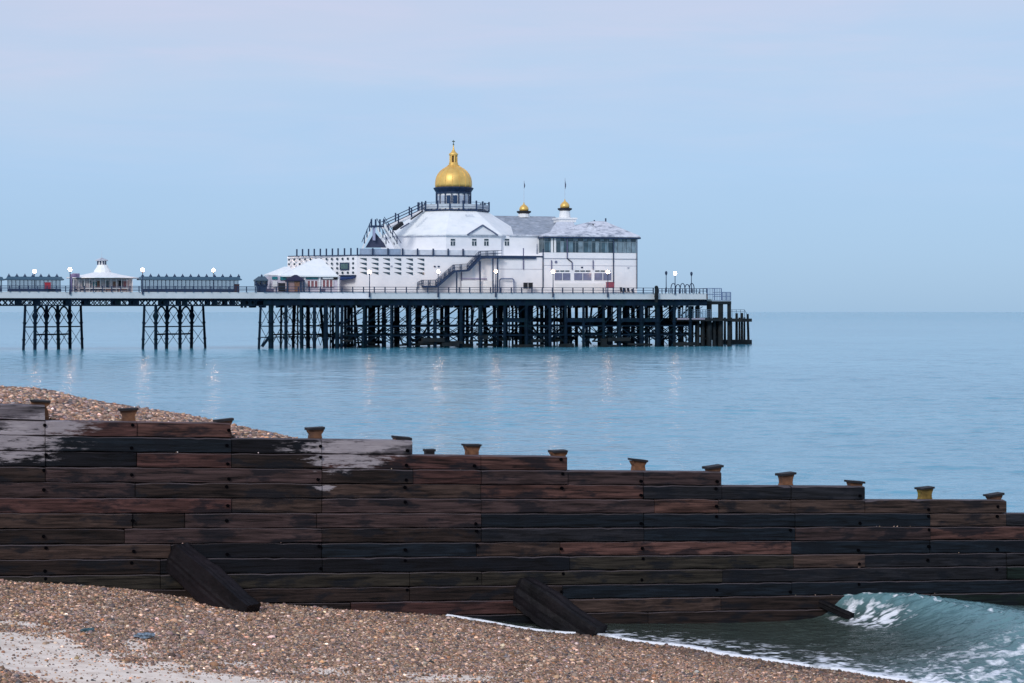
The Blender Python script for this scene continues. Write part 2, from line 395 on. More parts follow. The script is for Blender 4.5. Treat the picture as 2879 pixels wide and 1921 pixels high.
# high bank of shingle on the far side of the groyne
sil = [(-400, 1040), (0, 1093), (118, 1102), (245, 1127), (347, 1146), (490, 1168), (572, 1180), (654, 1205), (776, 1224), (840, 1238), (960, 1275), (1200, 1345)]
CW = 5.0
bs = [S(a, CW) for a, b in sil]; bz = [GZ(a, b, CW) for a, b in sil]
g0 = [(-400, 1150), (0, 1150), (127, 1170), (200, 1189), (500, 1206), (650, 1232), (830, 1250), (1100, 1290)]
gs = [S(a) for a, b in g0]; gz = [GZ(a, b) for a, b in g0]
bs = [-40]+bs+[16, 40]; bz = [bz[0]+3]+bz+[-.6, -2]
gs = [-40]+gs+[16, 40]; gz = [gz[0]+2.5]+gz+[-.6, -2]
def zbank(s, w_):
    a = sum(np.interp(s+d, gs, gz) for d in (-.3, 0, .3))/3; c = sum(np.interp(s+d, bs, bz) for d in (-.3, 0, .3))/3
    k = sstep(0, CW, w_)
    z = a*(1-k)+c*k
    dp = np.maximum(w_-CW, 0)
    z = z - np.where(dp < 3, .05*dp**2, .45+.30*(dp-3))
    return z + .10*(fbm(s*.9, w_*.9, 3)-.5)
sg2 = np.concatenate([np.linspace(-40, -6, 20)[:-1], np.linspace(-6, 14, 161), np.linspace(14, 30, 17)[1:]])
wg2 = np.concatenate([np.linspace(.12, 9, 90), np.linspace(9, 60, 40)[1:]])
WW, S2 = np.meshgrid(wg2, sg2, indexing='ij')
Z2 = zbank(S2, WW); Z2 = np.maximum(Z2, -3)
Xc, Yc, _ = G(S2, WW, 0)
gridmesh('shingle_bank_ground', Xc, Yc, Z2, SHING, 'structure', 'high bank of shingle heaped up behind the groyne', {'sand': Z2*0})

# pebbles: real stones in one mesh per beach
def ico():
    p = (1+5**.5)/2
    v = np.array([(-1,p,0),(1,p,0),(-1,-p,0),(1,-p,0),(0,-1,p),(0,1,p),(0,-1,-p),(0,1,-p),(p,0,-1),(p,0,1),(-p,0,-1),(-p,0,1)], float)
    v /= np.linalg.norm(v[0])
    f = np.array([(0,11,5),(0,5,1),(0,1,7),(0,7,10),(0,10,11),(1,5,9),(5,11,4),(11,10,2),(10,7,6),(7,1,8),(3,9,4),(3,4,2),(3,2,6),(3,6,8),(3,8,9),(4,9,5),(2,4,11),(6,2,10),(8,6,7),(9,8,1)])
    return v, f
PAL = np.array([(.36,.27,.22),(.30,.20,.15),(.42,.33,.29),(.24,.17,.14),(.20,.17,.18),(.50,.43,.40),(.09,.085,.10),(.27,.15,.09),(.34,.27,.27),(.18,.12,.09),(.62,.58,.57),(.13,.14,.17)])
PW = np.array([.17,.16,.13,.13,.08,.05,.06,.06,.07,.05,.015,.035]); PW /= PW.sum()
m, t, b = M('beach stones')
a_ = t.nodes.new('ShaderNodeAttribute'); a_.attribute_name = 'stone'; t.links.new(a_.outputs['Color'], b.inputs['Base Color'])
b.inputs['Roughness'].default_value = .62; STONE = m
def pebbles(name, X, Y, Z, size, label, tint=(1, 1, 1), bright=None):
    n = len(X); v, f = ico()
    ang = rng.random(n)*2*np.pi; el = rng.uniform(.65, 1.0, n); fl = rng.uniform(.45, .8, n)
    sc = np.stack([size, size*el, size*fl], -1)
    vv = v[None]*sc[:, None, :]*(1+rng.uniform(-.14, .14, (n, 12, 1)))
    tl = rng.normal(0, .35, n); c, s_ = np.cos(tl)[:, None], np.sin(tl)[:, None]
    x, y, z = vv[..., 0], vv[..., 1], vv[..., 2]
    x, z = x*c - z*s_, x*s_ + z*c
    c, s_ = np.cos(ang)[:, None], np.sin(ang)[:, None]
    x, y = x*c - y*s_, x*s_ + y*c
    o0 = np.array([X.mean(), Y.mean(), 0])
    co = np.stack([x + (X-o0[0])[:, None], y + (Y-o0[1])[:, None], z + Z[:, None]], -1).reshape(-1, 3)
    fa = (f[None] + (np.arange(n)*12)[:, None, None]).reshape(-1, 3)
    me = bpy.data.meshes.new(name)
    me.vertices.add(len(co)); me.vertices.foreach_set('co', co.astype(np.float32).ravel())
    me.loops.add(fa.size); me.loops.foreach_set('vertex_index', fa.astype(np.int32).ravel())
    me.polygons.add(len(fa)); me.polygons.foreach_set('loop_start', np.arange(0, fa.size, 3, dtype=np.int32))
    me.polygons.foreach_set('use_smooth', np.ones(len(fa), dtype=bool))
    hue = np.stack([1+rng.normal(0, .07, n), np.ones(n), 1+rng.normal(0, .10, n)], -1)
    colr = hue*PAL[rng.choice(len(PAL), n, p=PW)]*np.exp(rng.normal(-.10, .48, (n, 1)))*np.array(tint)
    if bright is not None: colr = colr*bright[:, None]
    ca = me.color_attributes.new('stone', 'FLOAT_COLOR', 'POINT')
    rgba = np.concatenate([np.repeat(colr, 12, 0), np.ones((n*12, 1))], 1)
    ca.data.foreach_set('color', rgba.astype(np.float32).ravel())
    me.update(); me.materials.append(STONE)
    o = bpy.data.objects.new(name, me); COL.objects.link(o); o.location = o0
    return tag(o, label, None, None, 'stuff')
N = 1550000
s = rng.uniform(-12, 18, N); t_ = rng.uniform(.05, 24, N); z = zbeach(s, t_)
px, py = to_px(s, t_, z)
sm = sandmask(px, py)*(px < 1700)
keep = (px > -1500) & (px < 3200) & (py < 2250) & (rng.random(N) < np.where((px < -200) | (py > 1990), .55, 1)) & (rng.random(N) > sm**.6*.965) & (s < s_edge(t_) + .25*rng.random(N)**2)
s, t_, z, sm = s[keep], t_[keep], z[keep], sm[keep]
size = np.clip(rng.lognormal(math.log(.0158), .44, len(s)), .008, .085)
size = np.where(sm > .5, size*.9, size)
X, Y, _ = G(s, -t_, 0)
wet = 1 - .5*sstep(1.9, .1, s_edge(t_)-s + .8*(fbm(s*2, t_*2, 3)-.5))
rust = sstep(.9, .2, t_)
pebbles('beach_stones', X, Y, z+size*.2, size, 'loose brown and grey pebbles covering the near beach', tint=(1.20, 1.0, .80), bright=wet)
print('near pebbles', len(s))
N = 125000
s = rng.uniform(-12, 10, N); w_ = rng.uniform(.15, 9, N); z = zbank(s, w_)
X, Y, _ = G(s, w_, 0); pxx = CX + X/Y*F
keep = (pxx > -1300) & (pxx < 1150) & (z > .1)
s, w_, z, X, Y = s[keep], w_[keep], z[keep], X[keep], Y[keep]
size = np.clip(rng.lognormal(math.log(.033), .36, len(s)), .016, .08)
pebbles('bank_stones', X, Y, z+size*.25, size, 'larger pale pebbles on the bank behind the groyne', tint=(1.22, 1.0, .82))
print('bank pebbles', len(s))

# ================================================================== SURF
sg = np.concatenate([np.linspace(6, 22, 330), np.linspace(22, 40, 90)[1:]]); tg = np.concatenate([np.linspace(-.06, 12, 300), np.linspace(12, 30, 60)[1:]])
TT, SS = np.meshgrid(tg, sg, indexing='ij')
tt = np.maximum(TT, 0)
ZB = zbeach(SS, tt); E = s_edge(TT)
d = SS - E
lvl = .10 + .02*(fbm(SS*.8, TT*.8, 3)-.5)
sc_ = 18.85 + .28*tt - .55*np.exp(-tt/.5) + .25*(fbm(tt*.7, tt*0+4, 2)-.5)
amp = np.interp(tt, [0, .6, 1.4, 5, 9, 14, 30], [.52, .62, .62, .56, .42, .25, .1])
ws = .42 + .26*tt
q = SS - sc_
prof = np.where(q < 0, np.exp(-(np.abs(q)/ws)**1.7), np.exp(-(q/2.6)**1.5))
amp = amp*(1+.14*(fbm(tt*2.3, q*1.2, 3)-.5))
wave = amp*prof
ridge = 1-np.abs(fbm(SS*2.6+9, TT*4.4, 4)*2-1)*2.2
rip = (fbm(SS*1.6, TT*2.6, 4)-.5)*.05 + (fbm(SS*5.5+8, TT*7.5, 3)-.5)*.03 + (ridge-.6)*.032
chop = sstep(3.0, 8, tt)*sstep(11, 15, SS)
spk = fbm(SS*14, TT*9+4, 3)-.5
ZS = lvl + wave + np.exp(-(q/.16)**2)*sstep(.3, .9, tt)*sstep(9, 3, tt)*np.maximum(spk, -.05)*.16 + rip*(.5+1.3*chop+.6*prof)
ZS = np.maximum(ZS, .035)
sw = ZB + .034 + .02*np.exp(-(d/.15)**2)
k = sstep(.0, 1.6, d)
ZS = np.where(d > 0, np.maximum(ZS, sw), ZB - .15)
ZS = np.where((d > -.25) & (d <= 0), ZB - .15 + (sw-ZB+.15)*sstep(-.12, 0, d), ZS)
# foam
n1 = fbm(SS*3.2, TT*4.5, 5); n2_ = fbm(SS*10+3, TT*13, 4)
ew = np.interp(tt, [0, 1, 3, 6, 9, 12], [.30, .30, .20, .30, .5, .7])
foam = np.exp(-np.maximum(d-.02, 0)/(ew*(.35+1.9*n2_*n1*2))*1.1)*(d > -.12)*1.15
near = np.exp(-np.maximum(d-.9, 0)/1.6)*(d > 0)*sstep(-.5, 1.5, tt)
foam = foam*(.45+.9*sstep(.35, .6, n1*.5+n2_*.5))
foam = np.maximum(foam, near*sstep(.40, .66, n1*.5+n2_*.5)*.8)
foam = np.maximum(foam, sstep(3, 7, tt)*sstep(.34, .66, n1*.5+n2_*.5)*.66*(d > 0)*sstep(12, 3.5, d))
# breaking toe of the wave
toe = np.exp(-((q + ws*1.2 - .12*(tt-1.1)**2)/(.5))**2)*np.exp(-((tt-1.2)/1.0)**4)
foam = np.maximum(foam, sstep(.36, .62, n1*.35+n2_*.65)*toe*1.15)
lip = np.exp(-(q/.10)**2)*sstep(.45, .62, n2_)*sstep(10, 3, tt)
foam = np.maximum(foam, lip*.6)
foam = np.clip(foam, 0, 1)
SURF, t, b, g = water_mat('surf water', (.05, .13, .14), .12, [((1.6, 2.6), 1, .10), ((5, 8), 1, .035), ((16, 22), 1, .012)])
at = t.nodes.new('ShaderNodeAttribute'); at.attribute_name = 'foam'
dp_ = t.nodes.new('ShaderNodeAttribute'); dp_.attribute_name = 'glow'
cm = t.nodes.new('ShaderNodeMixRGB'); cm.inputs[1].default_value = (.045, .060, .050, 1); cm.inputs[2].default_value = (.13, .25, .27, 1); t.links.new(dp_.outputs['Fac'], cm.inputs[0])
nf = t.nodes.new('ShaderNodeTexNoise'); nf.inputs['Scale'].default_value = 11; nf.inputs['Detail'].default_value = 8; nf.inputs['Roughness'].default_value = .72; t.links.new(g.outputs['Position'], nf.inputs['Vector'])
ma = t.nodes.new('ShaderNodeMath'); ma.operation = 'ADD'; t.links.new(at.outputs['Fac'], ma.inputs[0]); t.links.new(nf.outputs['Fac'], ma.inputs[1])
mr_ = t.nodes.new('ShaderNodeMapRange'); mr_.inputs[1].default_value = .74; mr_.inputs[2].default_value = 1.24; t.links.new(ma.outputs[0], mr_.inputs[0])
fm = t.nodes.new('ShaderNodeMixRGB'); t.links.new(mr_.outputs[0], fm.inputs[0]); t.links.new(cm.outputs[0], fm.inputs[1]); fm.inputs[2].default_value = (.86, .88, .92, 1)
t.links.new(fm.outputs[0], b.inputs['Base Color'])
rm = t.nodes.new('ShaderNodeMapRange'); rm.inputs[3].default_value = .10; rm.inputs[4].default_value = .7; t.links.new(mr_.outputs[0], rm.inputs[0]); t.links.new(rm.outputs[0], b.inputs['Roughness'])
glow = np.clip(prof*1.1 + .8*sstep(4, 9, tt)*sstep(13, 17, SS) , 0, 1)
Xs, Ys, _ = G(SS, -TT, 0)
gridmesh('shore_water', Xs, Ys, ZS, SURF, 'structure', 'small green wave and thin foamy swash running up the shingle', {'foam': foam, 'glow': glow})

# ================================================================== GROYNE
def timber_mat():
    m, t, b = M('weathered groyne timber')
    tcn = t.nodes.new('ShaderNodeTexCoord'); oi = t.nodes.new('ShaderNodeObjectInfo'); g = t.nodes.new('ShaderNodeNewGeometry')
    # grain runs along the groyne
    mpn = t.nodes.new('ShaderNodeMapping'); mpn.vector_type = 'TEXTURE'; mpn.inputs['Rotation'].default_value = (0, R(1.8), R(17.86))
    t.links.new(g.outputs['Position'], mpn.inputs[0])
    va = t.nodes.new('ShaderNodeVectorMath'); va.operation = 'MULTIPLY'; va.inputs[1].default_value = (1.0, 5, 16); t.links.new(mpn.outputs[0], va.inputs[0])
    n = t.nodes.new('ShaderNodeTexNoise'); n.inputs['Scale'].default_value = 1.0; n.inputs['Detail'].default_value = 8; n.inputs['Roughness'].default_value = .62; n.inputs['Distortion'].default_value = .6
    t.links.new(va.outputs[0], n.inputs['Vector'])
    vb = t.nodes.new('ShaderNodeVectorMath'); vb.operation = 'MULTIPLY'; vb.inputs[1].default_value = (.8, 1, 2.4); t.links.new(mpn.outputs[0], vb.inputs[0])
    nb = t.nodes.new('ShaderNodeTexNoise'); nb.inputs['Scale'].default_value = 1.3; nb.inputs['Detail'].default_value = 6; nb.inputs['Roughness'].default_value = .6; t.links.new(vb.outputs[0], nb.inputs['Vector'])
    r = t.nodes.new('ShaderNodeMapRange'); r.inputs[1].default_value = .34; r.inputs[2].default_value = .66; r.inputs[3].default_value = .15; r.inputs[4].default_value = 2.0
    t.links.new(n.outputs['Fac'], r.inputs[0])
    sc = t.nodes.new('ShaderNodeVectorMath'); sc.operation = 'SCALE'; t.links.new(oi.outputs['Color'], sc.inputs[0]); t.links.new(r.outputs[0], sc.inputs['Scale'])
    # dark tarry patches
    rb = t.nodes.new('ShaderNodeMapRange'); rb.inputs[1].default_value = .51; rb.inputs[2].default_value = .585; rb.inputs[4].default_value = .75; t.links.new(nb.outputs['Fac'], rb.inputs[0])
    mx = t.nodes.new('ShaderNodeMixRGB'); t.links.new(rb.outputs[0], mx.inputs[0]); t.links.new(sc.outputs[0], mx.inputs[1]); mx.inputs[2].default_value = (.005, .007, .011, 1)
    last = mx.outputs[0]
    # chalky deposits with shapes of their own
    for (cx_, cy_, rx, ry, thr) in [(40, 1250, 200, 62, .44), (130, 1200, 150, 40, .40), (985, 1282, 190, 62, .46), (1010, 1250, 260, 26, .42), (912, 1372, 42, 13, .46)]:
        cpt = G(S(cx_), 0, GZ(cx_, cy_)); mm = 38/F*1.05
        sb = t.nodes.new('ShaderNodeVectorMath'); sb.operation = 'SUBTRACT'; t.links.new(g.outputs['Position'], sb.inputs[0]); sb.inputs[1].default_value = cpt
        ml = t.nodes.new('ShaderNodeVectorMath'); ml.operation = 'MULTIPLY'; t.links.new(sb.outputs[0], ml.inputs[0]); ml.inputs[1].default_value = (1/(rx*mm), 1/(rx*mm), 1/(ry*mm))
        ln = t.nodes.new('ShaderNodeVectorMath'); ln.operation = 'LENGTH'; t.links.new(ml.outputs[0], ln.inputs[0])
        rg = t.nodes.new('ShaderNodeMapRange'); rg.inputs[1].default_value = 1.15; rg.inputs[2].default_value = .35; rg.inputs[4].default_value = .30; t.links.new(ln.outputs['Value'], rg.inputs[0])
        n3 = t.nodes.new('ShaderNodeTexNoise'); n3.inputs['Scale'].default_value = 2.6; n3.inputs['Detail'].default_value = 9; n3.inputs['Roughness'].default_value = .7
        vc = t.nodes.new('ShaderNodeVectorMath'); vc.operation = 'MULTIPLY'; vc.inputs[1].default_value = (.75, 1, 3.6); t.links.new(mpn.outputs[0], vc.inputs[0]); t.links.new(vc.outputs[0], n3.inputs['Vector'])
        gn = t.nodes.new('ShaderNodeMath'); gn.operation = 'MULTIPLY_ADD'; gn.inputs[1].default_value = .55; t.links.new(n.outputs['Fac'], gn.inputs[0]); t.links.new(n3.outputs['Fac'], gn.inputs[2]); ad = t.nodes.new('ShaderNodeMath'); ad.operation = 'ADD'; t.links.new(rg.outputs[0], ad.inputs[0]); t.links.new(gn.outputs[0], ad.inputs[1])
        th = t.nodes.new('ShaderNodeMapRange'); th.inputs[1].default_value = thr+.49; th.inputs[2].default_value = thr+.60; th.inputs[4].default_value = .92; t.links.new(ad.outputs[0], th.inputs[0])
        zn = t.nodes.new('ShaderNodeMapRange'); zn.inputs[1].default_value = .015; zn.inputs[2].default_value = .12; t.links.new(rg.outputs[0], zn.inputs[0]); tz = t.nodes.new('ShaderNodeMath'); tz.operation = 'MULTIPLY'; t.links.new(th.outputs[0], tz.inputs[0]); t.links.new(zn.outputs[0], tz.inputs[1]); mx2 = t.nodes.new('ShaderNodeMixRGB'); t.links.new(tz.outputs[0], mx2.inputs[0]); t.links.new(last, mx2.inputs[1]); ck = t.nodes.new('ShaderNodeMixRGB'); ck.inputs[1].default_value = (.17, .15, .17, 1); ck.inputs[2].default_value = (.50, .45, .46, 1); t.links.new(n3.outputs['Fac'], ck.inputs[0]); t.links.new(ck.outputs[0], mx2.inputs[2])
        last = mx2.outputs[0]
    # ledge highlights painted in: upward faces blended lighter, broken by noise
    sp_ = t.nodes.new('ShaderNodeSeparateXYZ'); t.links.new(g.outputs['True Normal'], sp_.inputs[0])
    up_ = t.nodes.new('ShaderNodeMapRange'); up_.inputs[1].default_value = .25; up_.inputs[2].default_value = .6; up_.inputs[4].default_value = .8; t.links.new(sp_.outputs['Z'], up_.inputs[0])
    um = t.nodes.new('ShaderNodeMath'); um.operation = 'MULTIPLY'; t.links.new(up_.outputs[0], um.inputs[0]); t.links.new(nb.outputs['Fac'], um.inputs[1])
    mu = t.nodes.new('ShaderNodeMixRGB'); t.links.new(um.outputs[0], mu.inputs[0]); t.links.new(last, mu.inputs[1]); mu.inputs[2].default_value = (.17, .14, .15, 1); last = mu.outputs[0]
    t.links.new(last, b.inputs['Base Color'])
    b.inputs['Roughness'].default_value = .72; b.inputs['Specular IOR Level'].default_value = .18
    bp = t.nodes.new('ShaderNodeBump'); bp.inputs['Strength'].default_value = .9; bp.inputs['Distance'].default_value = .02
    t.links.new(n.outputs['Fac'], bp.inputs['Height']); t.links.new(bp.outputs[0], b.inputs['Normal'])
    return m
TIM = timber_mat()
CAPM = mat('blackened pile cap', (.012, .010, .012), .7, var=.3, scale=6, bump=.5)
RUST = mat('orange rust', (.17, .075, .035), .85, var=.5, scale=7, bump=.6, dirt=(.05, .03, .025), dirt_amt=1.0)
LICH = mat('rust with yellow lichen', (.16, .10, .02), .85, var=.5, scale=7, bump=.6, dirt=(.38, .34, .03), dirt_amt=.9)
BOLT = mat('black iron bolt', (.002, .002, .003), .9, spec=.02)
C = dict(m=(.054, .025, .022), b=(.048, .030, .024), n=(.006, .0095, .014), k=(.005, .005, .007), p=(.042, .026, .025), o=(.024, .020, .015),
         r=(.070, .034, .028), g=(.12, .105, .115), s=(.014, .014, .017), e=(.008, .015, .012), w=(.15, .135, .145), d=(.020, .013, .011), q=(.072, .036, .028))
rows = {9: [(-900, 'b')], 8: [(-330, 's')], 7: [(127, 'g')], 6: [(127, 'g'), (385, 'm'), (650, 'r')], 5: [(127, 'k'), (650, 'n'), (905, 'k'), (1161, 'g')],
 4: [(127, 'k'), (385, 'k'), (650, 'm'), (905, 'd'), (1353, 'm'), (1596, 'r')], 3: [(127, 'd'), (905, 'p'), (1161, 'd'), (1353, 'm'), (1596, 'p'), (1810, 'p'), (2030, 'p')],
 2: [(380, 'p'), (905, 'd'), (1353, 'b'), (1810, 'r'), (2030, 's'), (2225, 's'), (2432, 's')], 1: [(650, 'm'), (905, 'b'), (1353, 'p'), (1840, 'p'), (2020, 'q'), (2225, 'b'), (2432, 'b'), (2830, 'b')],
 0: [(372, 'b'), (520, 'd'), (890, 'p'), (1353, 'p'), (1810, 'n'), (2235, 'n'), (2615, 'n'), (2830, 'b'), (3500, 's')],
 -1: [(350, 'd'), (905, 'p'), (1353, 'd'), (1810, 's'), (2235, 'n'), (2615, 'p'), (3500, 'r')], -2: [(480, 'b'), (905, 'k'), (1340, 'n'), (1575, 'b'), (2225, 'r'), (2615, 'n'), (3500, 'n')],
 -3: [(450, 'd'), (905, 'k'), (1600, 'k'), (2230, 'o'), (2432, 'b'), (2830, 's'), (3500, 's')], -4: [(450, 'o'), (1150, 'o'), (1353, 'o'), (2030, 'o'), (2830, 's'), (3500, 'e')],
 -5: [(1150, 'd'), (1580, 'd'), (2225, 'n'), (3500, 'n')], -6: [(985, 'd'), (1450, 'm'), (2025, 'b'), (2615, 'd'), (3500, 'e')],
 -7: [(1596, 'k'), (1820, 'd'), (2432, 'd'), (3500, 'd')], -8: [(1810, 'k'), (3500, 'k')]}
groyne = thing('groyne', 'stepped wall of dark weathered timber planks between beach and sea', 'groyne', (0, 0, 0), fr=G)
PIT, SLP = .303, .0316
def zl(s, j): return 2.99 - SLP*s + PIT*j
def plank(s0, s1, j, c):
    off = random.uniform(-.02, .03) + .008*max(0, -j)
    th = .16; n = max(4, int((s1-s0)/.16)); b = MB(); bow = random.uniform(-.010, .012); w0 = random.uniform(0, 9); e0 = random.uniform(0, .012); e1 = random.uniform(0, .012)
    fr = off; gap = .014
    prof = [(-fr, 0.03), (-fr, .955), (-fr+.022, 1.0), (th, 1.0), (th, 0), (-fr+.014, 0)]
    for i in range(n+1):
        s = s0 + (s1-s0)*i/n; z0 = zl(s, j-1)+gap/2; z1 = zl(s, j)-gap/2
        kk = i/n; jt = -abs(random.gauss(0, .0045)) + bow*math.sin(math.pi*kk) - .012*(math.exp(-i*1.2)+math.exp(-(n-i)*1.2)) + .005*math.sin(w0+s*5.3) - (.02*random.random() if random.random() < .06 else 0); jf = random.uniform(-.005, .005) + (.012*(math.exp(-i*1.5)+math.exp(-(n-i)*1.5)))
        jb = .005*math.sin(w0*2+s*4.1) + random.uniform(-.003, .003)
        for (w_, k) in prof:
            z = z0 + (z1-z0)*k
            if w_ > .1: z = zl(s, j-1+k)
            b.v.append((s, w_ + (jf if w_ < .05 else 0), z + (jt if k > .9 and w_ < .1 else 0) + (jb if k < .1 and w_ < .1 else 0)))
    m_ = len(prof)
    for i in range(n):
        for k in range(m_):
            a = i*m_+k; a2 = i*m_+(k+1) % m_
            b.f.append((a, a2, a2+m_, a+m_))
    b.f.append(tuple(range(m_))); b.f.append(tuple(n*m_+k for k in range(m_-1, -1, -1)))
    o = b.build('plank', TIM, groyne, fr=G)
    f = random.uniform(.8, 1.1); o.color = tuple(x*f for x in C[c]) + (1,)
    return o
for j, segs in rows.items():
    s0 = -12.2
    mid = S(segs[0][0] if j >= 7 else 127)
    while mid - s0 > 5.5 or s0 < S(-420) - 1:
        q0 = min(s0 + random.choice((2.7, 3.6)), S(-420)); q0 = q0 if j < 8 else min(q0, mid)
        plank(s0+.006, q0-.006, j, random.choice('bmpkd')); s0 = q0
        if s0 >= min(mid, S(-420)) - .05: break
    for px_, c in segs:
        if S(px_) < s0 + .3: continue
        s1 = S(px_); plank(s0+.006, s1-.006, j, c); s0 = s1
# piles behind the planks with dark flat caps
caps = [(-960, 1050, 1), (-690, 1075, 0), (-410, 1098, 1), (-150, 1110, 0), (114, 1125, 1), (361, 1148, 0), (629, 1178, 1), (886, 1202, 0), (1131, 1228, 1), (1327, 1249, 0), (1570, 1266, 1), (1795, 1291, 0), (2005, 1310, 1), (2210, 1330, 0), (2404, 1352, 1), (2601, 1370, 0), (2795, 1388, 1), (2990, 1412, 0)]
for k, (cx_, cy_, low) in enumerate(caps):
    wq = .30 if not low else .22
    s = S(cx_, wq); zt = GZ(cx_, cy_, wq)
    b = MB()
    tk_ = .036
    # waisted rusty head above a plain shaft
    vq = random.uniform(-.012, .014); hw = [.172+vq, .150+vq, .118-vq, .128+vq, .150, .150]; hz = [zt-tk_, zt-.09, zt-.14, zt-.22, zt-.30, -1.2]
    n0 = len(b.v)
    for h_, z_ in zip(hw, hz):
        b.v += [(s-h_, wq-.09, z_), (s+h_, wq-.09, z_), (s+h_, wq+.12, z_), (s-h_, wq+.12, z_)]
    for i in range(len(hw)-1):
        for q_ in range(4):
            a = n0+i*4+q_; c2 = n0+i*4+(q_+1) % 4; b.f.append((a, c2, c2+4, a+4))
    b.f += [(n0, n0+1, n0+2, n0+3), tuple(n0+(len(hw)-1)*4+q_ for q_ in (3, 2, 1, 0))]
    pl = b.build('pile', LICH if k == 15 else RUST, groyne, fr=G)
    if k == 15: pl['label'] = 'pile head with bright yellow lichen'
    b = MB(); hw = random.uniform(.172, .195); tk = random.uniform(.035, .05); tl_ = random.uniform(-.04, .04)
    b.prism([(s-hw+random.uniform(0, .03), wq-.14), (s+hw-random.uniform(0, .02), wq-.14), (s+hw, wq+.17), (s-hw, wq+.17)], zt-tk, zt)
    b.v = [(x_, y_, z_ + (x_-s)*tl_*3 + random.uniform(-.006, .006)) for x_, y_, z_ in b.v]
    b.build('cap', CAPM, pl, fr=G)
# bolts
bp = MB().cyl((0, -.045, 0), (0, .03, 0), .034, .034, 8)
proto = None
for k, (cx_, cy_, low) in enumerate(caps[4:17]):
    s = S(cx_)+.08
    for j in range(7, -6, -1):
        if random.random() < .42: continue
        segs = rows[j]
        if segs[-1][0] < cx_+20: continue
        if proto is None:
            proto = MB().cyl((s, -.05, zl(s, j)-.1), (s, .03, zl(s, j)-.1), .034, .034, 8).build('bolt', BOLT, groyne, fr=G); ps, pz = s, zl(s, j)-.1
        else:
            c = proto.copy(); COL.objects.link(c); c.parent = groyne
            zz = zl(s, j) - random.choice((.07, .15, .22)); c.location = Vector(G(s+random.uniform(-.03, .03), 0, zz)) - Vector(G(ps, 0, pz))
WETB = mat('wet black timber', (.0045, .004, .0055), .62, var=.6, scale=2.5, stretch=(1, 1, 1), bump=1.0, spec=.22, dirt=(.018, .013, .016), dirt_amt=.9)
# raking struts
def strut(a, za, tb, sb, zb_, wd, ht, lab):
    """from the planks at s=a down to s=sb, t=tb (towards the camera)"""
    p = Vector(G(a, .05, za)); q = Vector(G(sb, -tb, zb_)); d = (q-p); L = d.length; d.normalize()
    x = d.cross(Vector((0, 0, 1))).normalized(); y = x.cross(d).normalized()
    n = 26; rng_ = random.Random(int(a*10)); b = MB(); m_ = 36
    gr = [1 - .07*abs(math.sin(h*2.3+a)) - (.09 if rng_.random() < .16 else 0) + rng_.uniform(-.02, .02) for h in range(m_)]
    for i in range(n+1):
        k = i/n; c = p + d*L*k; sw = 1 + .05*math.sin(k*9+a) + rng_.uniform(-.02, .02)
        if i == 0: sw *= .80
        for h in range(m_):
            an = 2*math.pi*(h+.5)/m_; ca, sa = math.cos(an), math.sin(an)
            e = 9.0; rr_ = gr[h]/((abs(ca)**e+abs(sa)**e)**(1/e))*(1+rng_.uniform(-.012, .012))
            b.v.append(tuple(c + x*(ca*rr_*wd/2*sw) + y*(sa*rr_*ht/2*sw)))
    for i in range(n):
        for h in range(m_):
            a1 = i*m_+h; a2 = i*m_+(h+1) % m_; b.f.append((a1, a2, a2+m_, a1+m_))
    b.f.append(tuple(range(m_-1, -1, -1))); b.f.append(tuple(n*m_+h for h in range(m_)))
    o = b.build('strut', TIM, groyne, fr=ident, smooth=False); o.data.materials[0] = WETB; o['label'] = lab
    return o
fs, ft = ray_beach(700, 1722); s1 = S(492); strut(s1, GZ(492, 1562), ft, fs, float(zbeach(np.array(fs), np.array(ft)))-.12, .46, .70, 'raking strut with a bluish wet sheen, nearest the shingle')
fs, ft = ray_beach(1676, 1786); s2 = S(1462); strut(s2, GZ(1462, 1656), ft, fs, float(zbeach(np.array(fs), np.array(ft)))-.12, .48, .72, 'raking strut with its foot in the swash')
s3 = S(2302); strut(s3, GZ(2302, 1694), .75, s3+.42, .22, .16, .17, 'short stub of a strut in the wave')
for sx, y0 in ():
    a = S(sx); zt = GZ(sx, y0)
    o = MB().cyl((a-.12, -.2, zt-3.2), (a-.05, -.14, zt), .22, .19, 12).build('front_pile', TIM, groyne, fr=G, smooth=False); o.color = (.004, .004, .005, 1)
lx = []; 
for sx, y in [(2240, 1668), (2290, 1667), (2345, 1667), (2450, 1667), (2475, 1668), (2530, 1668), (2580, 1669), (2600, 1668), (2625, 1668), (2462, 1480), (2474, 1481), (2510, 1480), (2522, 1480), (2538, 1481), (2550, 1480), (1600, 1645), (1660, 1680), (790, 1530), (520, 1527), (735, 1272), (500, 1270), (1100, 1322), (1290, 1322), (2410, 1595), (2690, 1560)]:
    for k in range(random.choice((1, 1, 2))): lx.append((sx+random.uniform(-9, 9), y))
LS = np.array([S(a) for a, b_ in lx]); LJ = np.array([zl(S(a), round((GZ(a, b_)-zl(S(a), 0))/PIT)) for a, b_ in lx])
Xl, Yl, _ = G(LS, np.full(len(lx), -.012), 0)
pebbles('ledge_stones', Xl, Yl, LJ+.008, rng.uniform(.010, .022, len(lx)), 'a few small pale stones lodged on the plank ledges', tint=(1.5, 1.4, 1.35))
# lone timber stub behind the groyne
b = MB(); s_ = S(1207, 4); zt = GZ(1207, 1263, 4); b.box(s_-.10, s_+.10, 3.9, 4.1, -2, zt-.05); b.box(s_-.12, s_+.12, 3.88, 4.12, zt-.05, zt)
tag(b.build('mooring_post', CAPM, fr=G), 'small dark post head peeping over the planks, left of a tall rusty pile', 'post')

